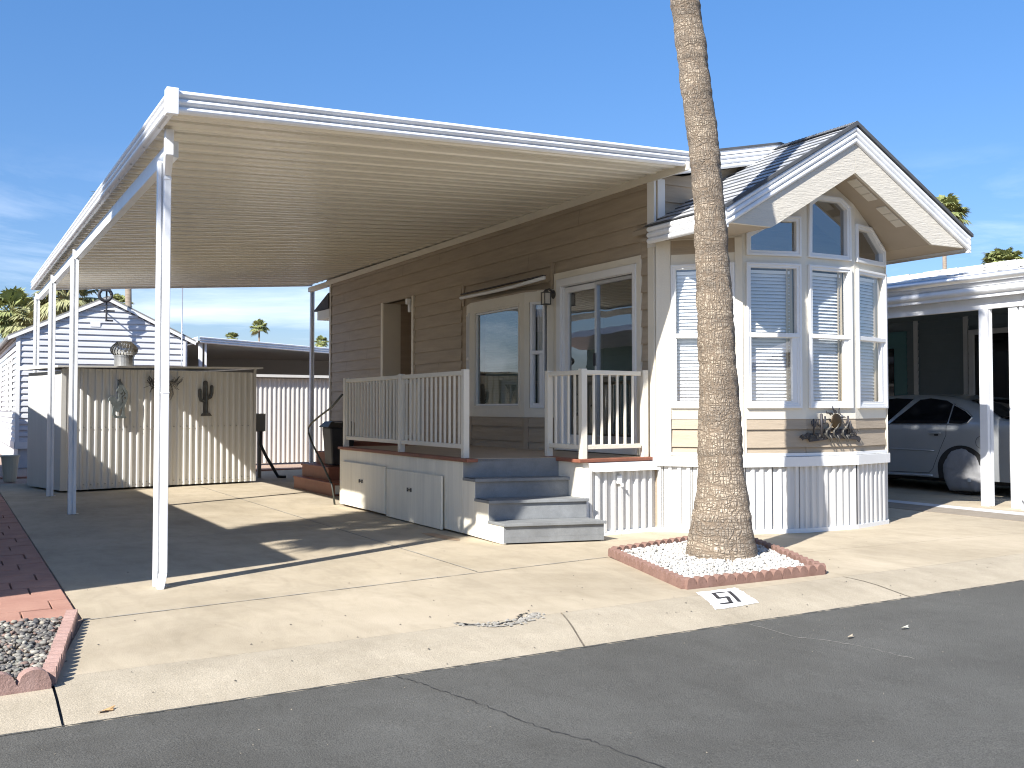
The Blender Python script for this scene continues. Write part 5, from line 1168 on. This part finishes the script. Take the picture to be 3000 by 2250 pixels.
line(dens_([(11.45, .625), (10.56, .617)]), .012, 'door_moulding', 'carpaint', .004)
line(dens_([(12.4, .62), (11.50, .625)]), .012, 'door_moulding', 'carpaint', .004)
for yy in (10.53, 11.65):
    h_ = line(dens_([(yy + .12, .872), (yy - .10, .882)]), .016, 'door_handle', 'carpaint', .03); line([(yy + .03, .86), (yy - .03, .862)], .028, 'handle_recess', 'gap', -.012, h_)
line([(9.77 + .085 * math.cos(a), .765 + .085 * math.sin(a)) for a in [2 * math.pi * k / 20 for k in range(21)]], .003, 'fuel_flap', 'gap', .001)
line(dens_([(12.9, .235), (11.4, .235), (10.62, .245)]), .022, 'sill_trim', 'alu', -.005)
for yc in (10.09, 12.86):
    flank([(yc + .42, .22)] + [(yc + .42 * math.cos(a), .34 + .37 * math.sin(a)) for a in [math.pi * k / 22 for k in range(23)]] + [(yc - .42, .22)], 'wheel_arch', 'dark', .004)
    w_ = MB().tube([(12.90, yc, .33), (13.12, yc, .33)], .325, 36).build('wheel', 'tyre', car)
    MB().tube([(12.885, yc, .33), (12.90, yc, .33)], [.19, .21], 28).build('rim', 'alu', w_)
    MB().tube([(14.45, yc, .33), (14.67, yc, .33)], .325, 24).build('wheel', 'tyre', car)
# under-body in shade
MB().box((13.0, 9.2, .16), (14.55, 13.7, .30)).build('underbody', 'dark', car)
# wheel cover on the near rear wheel: puffy disc with a hanging hem
mb = MB(); rows = []; rr = random.Random(21)
nA = 72
def wc(a, t):
    r_ = .335 * t; yy = 10.09 + r_ * math.cos(a); zz = .345 + r_ * math.sin(a)
    if math.sin(a) < -.55:   # hem pulled straight towards the ground
        f = min(1, (-math.sin(a) - .55) / .2) * t; zz = lerp(zz, .345 - .30 * t * (.97 + .10 * (yy - 10.09)), f)
    return yy, zz
for ring in range(13):
    t = ring / 12; row = []
    for k in range(nA + 1):
        a = 2 * math.pi * k / nA; yy, zz = wc(a, t)
        x = 12.815 + .055 * t ** 6 + .0035 * math.sin(9 * a + 2) * t + .003 * math.sin(23 * a) * t ** 3 + .004 * math.sin(31 * zz + 9 * yy) * t
        row.append((x, yy, zz))
    rows.append(row)
rows.append([(13.0, p[1], p[2]) for p in rows[-1]])
mb.sheet(rows); mb.build('wheel_cover', 'fabric', car, smooth=True)
MB().box((12.785, 9.90, .20), (12.80, 9.94, .25)).build('cover_tag', 'plate', car)
# tail: lamp, rear glass, bumper strip, plate
flank([(9.16, .82), (9.13, .98), (9.06, 1.03), (8.96, 1.0), (8.96, .82)], 'tail_lamp', 'taillight', .012)
mb = MB(); mb.box((12.98, 8.895, .82), (13.35, 8.93, 1.0)); mb.box((14.2, 8.895, .82), (14.57, 8.93, 1.0)); mb.build('tail_lamp', 'taillight', car, bevel=.02)
mb = MB(); mb.box((13.0, 8.86, .76), (14.55, 8.93, .81)); mb.build('trunk_trim', 'chrome', car)
mb = MB(); mb.box((12.95, 8.80, .26), (14.6, 8.98, .60)); mb.build('bumper', 'carpaint', car, bevel=.05)
mb = MB(); mb.box((13.6, 8.885, .80), (13.95, 8.895, .92)); mb.build('number_plate', 'plate', car)
g_ = []
for y in [9.47 + i * .1 for i in range(8)]:
    rz = roofz(y) + .004; b = belt(y); hw = sidex(y, rz - .05) - .12 + .02 * (y - 9.4); g_.append([(13.775 - hw + 2 * hw * k / 6, y, rz - (.012 if k in (0, 6) else 0)) for k in range(7)])
mb = MB().sheet(g_); mb.build('rear_window', 'carglass', car, smooth=True)

# ================================================================== SUN SCULPTURE on the bay
FC = FF[2]
sc = thing('sun_sculpture', 'dark metal sun with cacti and coyotes mounted under the middle bay window', 'wall sculpture', FC(.32, 1.05, 0))
def sp(x, y): # zoom px (2212 wide, 260 px native) -> panel coords; disc centre (1195,700) -> s .315, z 1.07
    return (.368 + (x - 1195) * .000558, 1.120 - (y - 700) * .000412)
mb = MB(); c = FC(*sp(1195, 710), .05); 
rows = []
for i in range(7):
    t = i / 6; rows.append([FC(sp(1195, 710)[0] + .076 * math.cos(a) * math.sin(t * math.pi / 2), sp(1195, 710)[1] + .077 * math.sin(a) * math.sin(t * math.pi / 2), .045 + .022 * math.cos(t * math.pi / 2)) for a in [2 * math.pi * k / 24 for k in range(25)]])
mb.sheet(rows); mb.build('sun_disc', 'bronze', sc, smooth=True)
mb = MB()
for pts in ([(1065, 560), (1010, 510), (960, 510), (940, 450)], [(1110, 540), (1060, 505), (1020, 515)], [(1160, 520), (1140, 460), (1110, 400), (1100, 325)], [(1200, 510), (1180, 450), (1150, 430)], [(1265, 530), (1260, 450), (1275, 390), (1290, 385)], [(1300, 560), (1290, 500)], [(1330, 620), (1390, 610), (1440, 620)]):
    mb.tube([FC(*sp(*p), .045) for p in pts], [.008] * (len(pts) - 1) + [.002], 6)
mb.build('sun_rays', 'ironb', sc)
def scact(x, yb, yt, w, arms):
    mb.tube([FC(*sp(x, yb), .04), FC(*sp(x, (yb + yt) / 2), .045), FC(*sp(x, yt + 20), .04), FC(*sp(x, yt), .04)], [w, w, w, w * .4], 8)
    for dx, y0_, y1_ in arms: mb.tube([FC(*sp(x, y0_), .04), FC(*sp(x + dx * .8, y0_ - 10), .045), FC(*sp(x + dx, y0_ - 60), .045), FC(*sp(x + dx, y1_), .04)], w * .6, 6)
mb = MB()
scact(640, 1040, 650, .010, [(-50, 830, 700), (50, 840, 720)]); scact(830, 1080, 520, .016, [(-90, 820, 660), (90, 760, 590)]); scact(1500, 1020, 580, .011, [(-45, 800, 700)]); scact(1560, 1000, 700, .008, []); scact(1700, 1080, 960, .006, [(-35, 1020, 950), (35, 1010, 925)])
mb.build('cacti', 'ironb', sc, smooth=True)
mb = MB(); base = [(320, 1095), (360, 1045), (460, 1030), (520, 985), (620, 1010), (760, 1000), (900, 1000), (960, 900), (1060, 860), (1250, 900), (1420, 900), (1500, 930), (1600, 900), (1660, 1000), (1720, 1080), (1800, 1100), (1840, 1170), (1800, 1250), (1740, 1180), (1600, 1160), (1440, 1150), (1200, 1140), (1080, 1110), (950, 1170), (700, 1200), (560, 1210), (520, 1130), (400, 1155)]
mb.plate(FC, [sp(*p) for p in base][::-1], .022, .034, [[sp(*p) for p in h] for h in ([(1050, 930), (1150, 900), (1180, 980), (1080, 1020)], [(1570, 1040), (1640, 1030), (1650, 1090), (1580, 1110)])]); mb.build('desert_base', 'ironb', sc)
mb = MB(); rr = random.Random(13)
for k in range(60):
    x = rr.uniform(380, 1780); y = 1100 + rr.uniform(-80, 60) - (60 if x > 1000 else 0); v = FC(*sp(x, y), .035); s_ = rr.uniform(.004, .009)
    mb.add([v + Vector(q) * s_ * 1.6 for q in IV], IF)
mb.build('rocks', 'pewter', sc)
for cx_, lab in ((1010, 'left coyote'), (1190, 'middle coyote'), (1420, 'right coyote')):
    mb = MB(); mb.tube([FC(*sp(cx_ - 30, 900), .05), FC(*sp(cx_ - 80, 960), .055), FC(*sp(cx_ - 70, 1060), .055), FC(*sp(cx_, 1150), .055), FC(*sp(cx_ + 30, 1220), .05)], [.007, .011, .013, .008, .004], 8)
    mb.tube([FC(*sp(cx_ - 40, 920), .05), FC(*sp(cx_ + 10, 860), .06), FC(*sp(cx_ + 30, 790), .06), FC(*sp(cx_ + 55, 770), .065)], [.012, .009, .007, .003], 8); mb.tube([FC(*sp(cx_ + 20, 1060), .05), FC(*sp(cx_ + 50, 1150), .06), FC(*sp(cx_ + 60, 1240), .055)], [.008, .006, .003], 6)
    mb.build('coyote', 'pewter', sc, smooth=True)

# ================================================================== PALMS
def fan_crown(name, seed, nf=46, rad=1.25, m='frond', leaflets=26, droop=.5, center=Vector()):
    rr = random.Random(seed); mb = MB()
    for i in range(nf):
        az = rr.uniform(0, 6.283); el = R(rr.choice((rr.uniform(20, 85), rr.uniform(-15, 50), rr.uniform(-40, 15)))); pl_ = rad * rr.uniform(.42, .62)
        d = Vector((math.cos(az) * math.cos(el), math.sin(az) * math.cos(el), math.sin(el))); P = [center + d * (pl_ * t) + Vector((0, 0, -.12 * pl_ * t * t)) for t in (0, .33, .66, 1)]
        mb.tube(P, [.022 * rad, .016 * rad, .012 * rad, .010 * rad], 4, False)
        hub = P[-1]; fwd = (P[-1] - P[-2]).normalized(); side = fwd.cross(Vector((0, 0, 1))); side = side.normalized() if side.length > .05 else Vector((1, 0, 0)); upv = side.cross(fwd)
        fl = rad * rr.uniform(.42, .60)
        for k in range(leaflets):
            a = lerp(-2.0, 2.0, (k + .5) / leaflets); l = fl * (1 - .12 * abs(a)) * rr.uniform(.85, 1.08); dd = (fwd * math.cos(a) + side * math.sin(a)).normalized(); wv = (fwd * -math.sin(a) + side * math.cos(a)) * (fl * 2.0 / leaflets)
            m1 = hub + dd * l * .55 + upv * .02; e = hub + dd * l * .93 + Vector((0, 0, -droop * l * rr.uniform(.25, .75)))
            mb.add([hub, m1 - wv + upv * .012, m1, m1 + wv + upv * .012, e, e + Vector((0, 0, -.12 * l * rr.random()))], [(0, 1, 2), (0, 2, 3), (1, 4, 2), (2, 4, 3)])
    return mb
def trunk_mesh(prof, seg=32, step=.02, noise=.006, seed=1):
    """prof: list of (x,y,z,r)"""
    rr = random.Random(seed); mb = MB(); mb.uv = []; pts = []
    for a, b in zip(prof, prof[1:]):
        n = max(1, int((b[2] - a[2]) / step))
        for j in range(n): t = j / n; pts.append([lerp(a[k], b[k], t) for k in range(4)])
    pts.append(list(prof[-1])); h = 0; ring_off = 0
    # smooth
    for _ in range(8):
        for i in range(1, len(pts) - 1):
            for k in (0, 1, 3): pts[i][k] = .5 * pts[i][k] + .25 * (pts[i - 1][k] + pts[i + 1][k])
    for x, y, z, r_ in pts:
        ring_off = ring_off * .7 + rr.uniform(-1, 1) * noise
        for j in range(seg + 1):
            a = 2 * math.pi * (j % seg) / seg; q = r_ + ring_off + noise * .8 * math.sin(a * 5 + z * 3) * math.sin(z * 11 + a * 2) + noise * .5 * math.sin(a * 11 + z * 29)
            mb.v.append(Vector((x + q * math.cos(a), y + q * math.sin(a), z))); mb.uv.append((j / seg * 1.4, z))
    n = seg + 1
    for i in range(len(pts) - 1):
        for j in range(seg): mb.f.append((i * n + j, i * n + j + 1, (i + 1) * n + j + 1, (i + 1) * n + j))
    return mb
palm = thing('palm_tree', 'tall leaning palm trunk in the white gravel planter by the curb', 'palm', (5.645, 6.75, 0))
PT = [(5.645, -.05, .305), (5.639, .111, .285), (5.639, .256, .255), (5.647, .461, .225), (5.638, .765, .188), (5.624, 1.377, .162), (5.596, 1.874, .148), (5.573, 2.324, .142), (5.548, 2.705, .133), (5.517, 3.077, .129), (5.48, 3.432, .127), (5.417, 3.784, .124), (5.369, 4.135, .121), (5.288, 4.601, .120), (5.12, 5.4, .117), (4.90, 6.6, .112), (4.70, 8.0, .108), (4.62, 8.6, .10)]
trunk_mesh([(x, 6.75 - .30 * max(0, (z - 4.8) / 3.8), z, r_) for x, z, r_ in PT], 44, .022, .0045).build('trunk', 'bark', palm, smooth=True)
fan_crown('crown', 3, 54, 1.3, center=Vector((4.62, 6.45, 8.6))).build('crown', 'frond', palm, normals=False)
# a neighbour's palm out of frame whose fronds shade the driveway
pb = thing('palm_tree', 'palm left of the driveway whose fronds shade the concrete', 'palm', (-5.0, 5.8, 0))
trunk_mesh([(-5.2, 5.8, 0, .24), (-5.1, 5.8, 1.2, .17), (-5.0, 5.8, 4, .14), (-4.95, 5.8, 7.9, .12)], 20, .1, .006, 5).build('trunk', 'bark', pb, smooth=True)
fan_crown('crown', 8, 44, 1.45, center=Vector((-4.95, 5.8, 8.0))).build('crown', 'frond', pb, normals=False)
def bgpalm(x, y, z, rad, label, seed, m='frond', tr=.16, lean=0, group='palms beyond the lot'):
    o = thing('palm_tree', label, 'palm', (x, y, 0), group)
    MB().tube([(x + lean, y, 0), (x + lean * .6, y, z * .3), (x, y, z)], [tr * 1.3, tr, tr * .85], 10).build('trunk', 'ptrunk', o, smooth=True)
    fan_crown('crown', seed, 52 if rad > 1.4 else 40, rad, m, center=Vector((x, y, z))).build('crown', m, o, normals=False)
bgpalm(3.0, 60.5, 6.1, 1.85, 'green palm crown farthest left above the white mobile home', 31)
bgpalm(4.0, 57.0, 5.4, 1.6, 'low olive palm crown between the two leftmost palms', 35, 'frondl')
bgpalm(5.05, 54.0, 6.5, 1.9, 'large palm crown seen between the three left carport posts', 32, 'frondl')
bgpalm(5.3, 36.8, 7.6, 1.5, 'palm with a thick leaning trunk rising behind the white gable', 33, 'frond', .115, .18)
bgpalm(10.2, 74, 8.2, 1.0, 'small palm crown just right of the ring antenna', 34)
bgpalm(39.6, 149, 12.9, 1.55, 'small distant palm on a slim trunk, middle of the far three', 36, 'frond', .14)
bgpalm(41, 171, 12.6, 1.5, 'small distant palm just clear of the rear carport roof, left of the far three', 37, 'frond', .14)
bgpalm(57, 173.6, 12.6, 1.5, 'small distant palm beside the rear corner of the home', 38, 'frond', .14)
bgpalm(54.6, 43.9, 13.3, 1.75, 'tall palm behind the right eave of the gable', 39, 'frond', .14)
bgpalm(71.3, 51.9, 12.1, 2.0, 'palm crown above the right neighbour roof at the frame edge', 40, 'frond', .16)

# ================================================================== OFF-FRAME NEIGHBOURS (seen only in the panes and by their shadows)
ln = thing('green_mobile_home', 'sage green home on the left lot with a white carport roof', 'house', (-3, 13, 0))
HL = 3.15; XE = -.93; YE = 6.58
mb = MB(); mb.hexa([(-8, YE - 2.4, HL - .9), (XE, YE, HL - .14), (XE, 24, HL - .14), (-8, 24, HL - .9), (-8, YE - 2.4, HL - .76), (XE, YE, HL), (XE, 24, HL), (-8, 24, HL - .76)]); mb.build('carport_roof', 'whitem', ln)
FL = Fr((-2.6, 7.4), (-2.6, 24)); mb = MB(); siding(mb, FL, 0, FL.L, .4, 2.9, [], ph=.4, ex=.13, lip=.02); mb.fbox(FL, 0, FL.L, 0, 2.9, -3, -.01); mb.build('wall', 'nbgreen', ln)
for s in (1.2, 5.5): 
    f_ = MB().frame(FL, s, s + 1.1, 1.1, 2.2, .07, .0, .05).build('window', 'white', ln); MB().fbox(FL, s + .07, s + 1.03, 1.17, 2.13, .0, .025).build('pane', 'carglass', f_)
mb = MB()
for y in (7.0, 11, 15, 19): mb.box((-1.15, y, 0), (-1.07, y + .08, HL - .14))
mb.build('carport_post', 'whitem', ln)
def across(x, y, wd, dp, h, pk_, label, m):
    o = thing('mobile_home', label, 'house', (x, y, 0)); mb = MB(); mb.box((x, y - dp, 0), (x + wd, y, h)); mb.prism([(x, h), (x + wd, h), (x + wd / 2, h + pk_)], lambda a, b: Vector((a, y, b)), lambda a, b: Vector((a, y - dp, b))); mb.build('wall', m, o)
    mb = MB()
    for xa, xb in ((x - .3, x + wd / 2), (x + wd + .3, x + wd / 2)): mb.hexa([(xa, y + .35, h - .08), (xb, y + .35, h + pk_ + .02), (xb, y - dp, h + pk_ + .02), (xa, y - dp, h - .08), (xa, y + .35, h + .0), (xb, y + .35, h + pk_ + .12), (xb, y - dp, h + pk_ + .12), (xa, y - dp, h + .0)])
    mb.build('roof', 'shingle_n', o)
    F_ = Fr((x + wd, y), (x, y))
    for s in (.6, wd - 1.7): f_ = MB().frame(F_, s, s + 1.1, 1.0, 2.3, .08, .0, .05).build('window', 'white', o); MB().fbox(F_, s + .08, s + 1.02, 1.08, 2.22, .0, .02).build('pane', 'carglass', f_)
across(-9, -7.5, 4.4, 12, 2.8, .95, 'white home across the street, left of the two', 'nbhouse'); across(1.5, -8.5, 4.4, 12, 2.8, .95, 'pale home across the street with a gable front', 'nbhouse'); across(12.0, -8.0, 4.4, 12, 2.9, 1.0, 'cream home across the street, rightmost', 'cream')
bgpalm(-7, -14, 9, 1.8, 'palm across the street behind the white home', 41, 'frond', .16, 0, 'palms across the street'); bgpalm(9.2, -10, 8.5, 1.8, 'palm across the street between two homes', 42, 'frond', .16, 0, 'palms across the street')
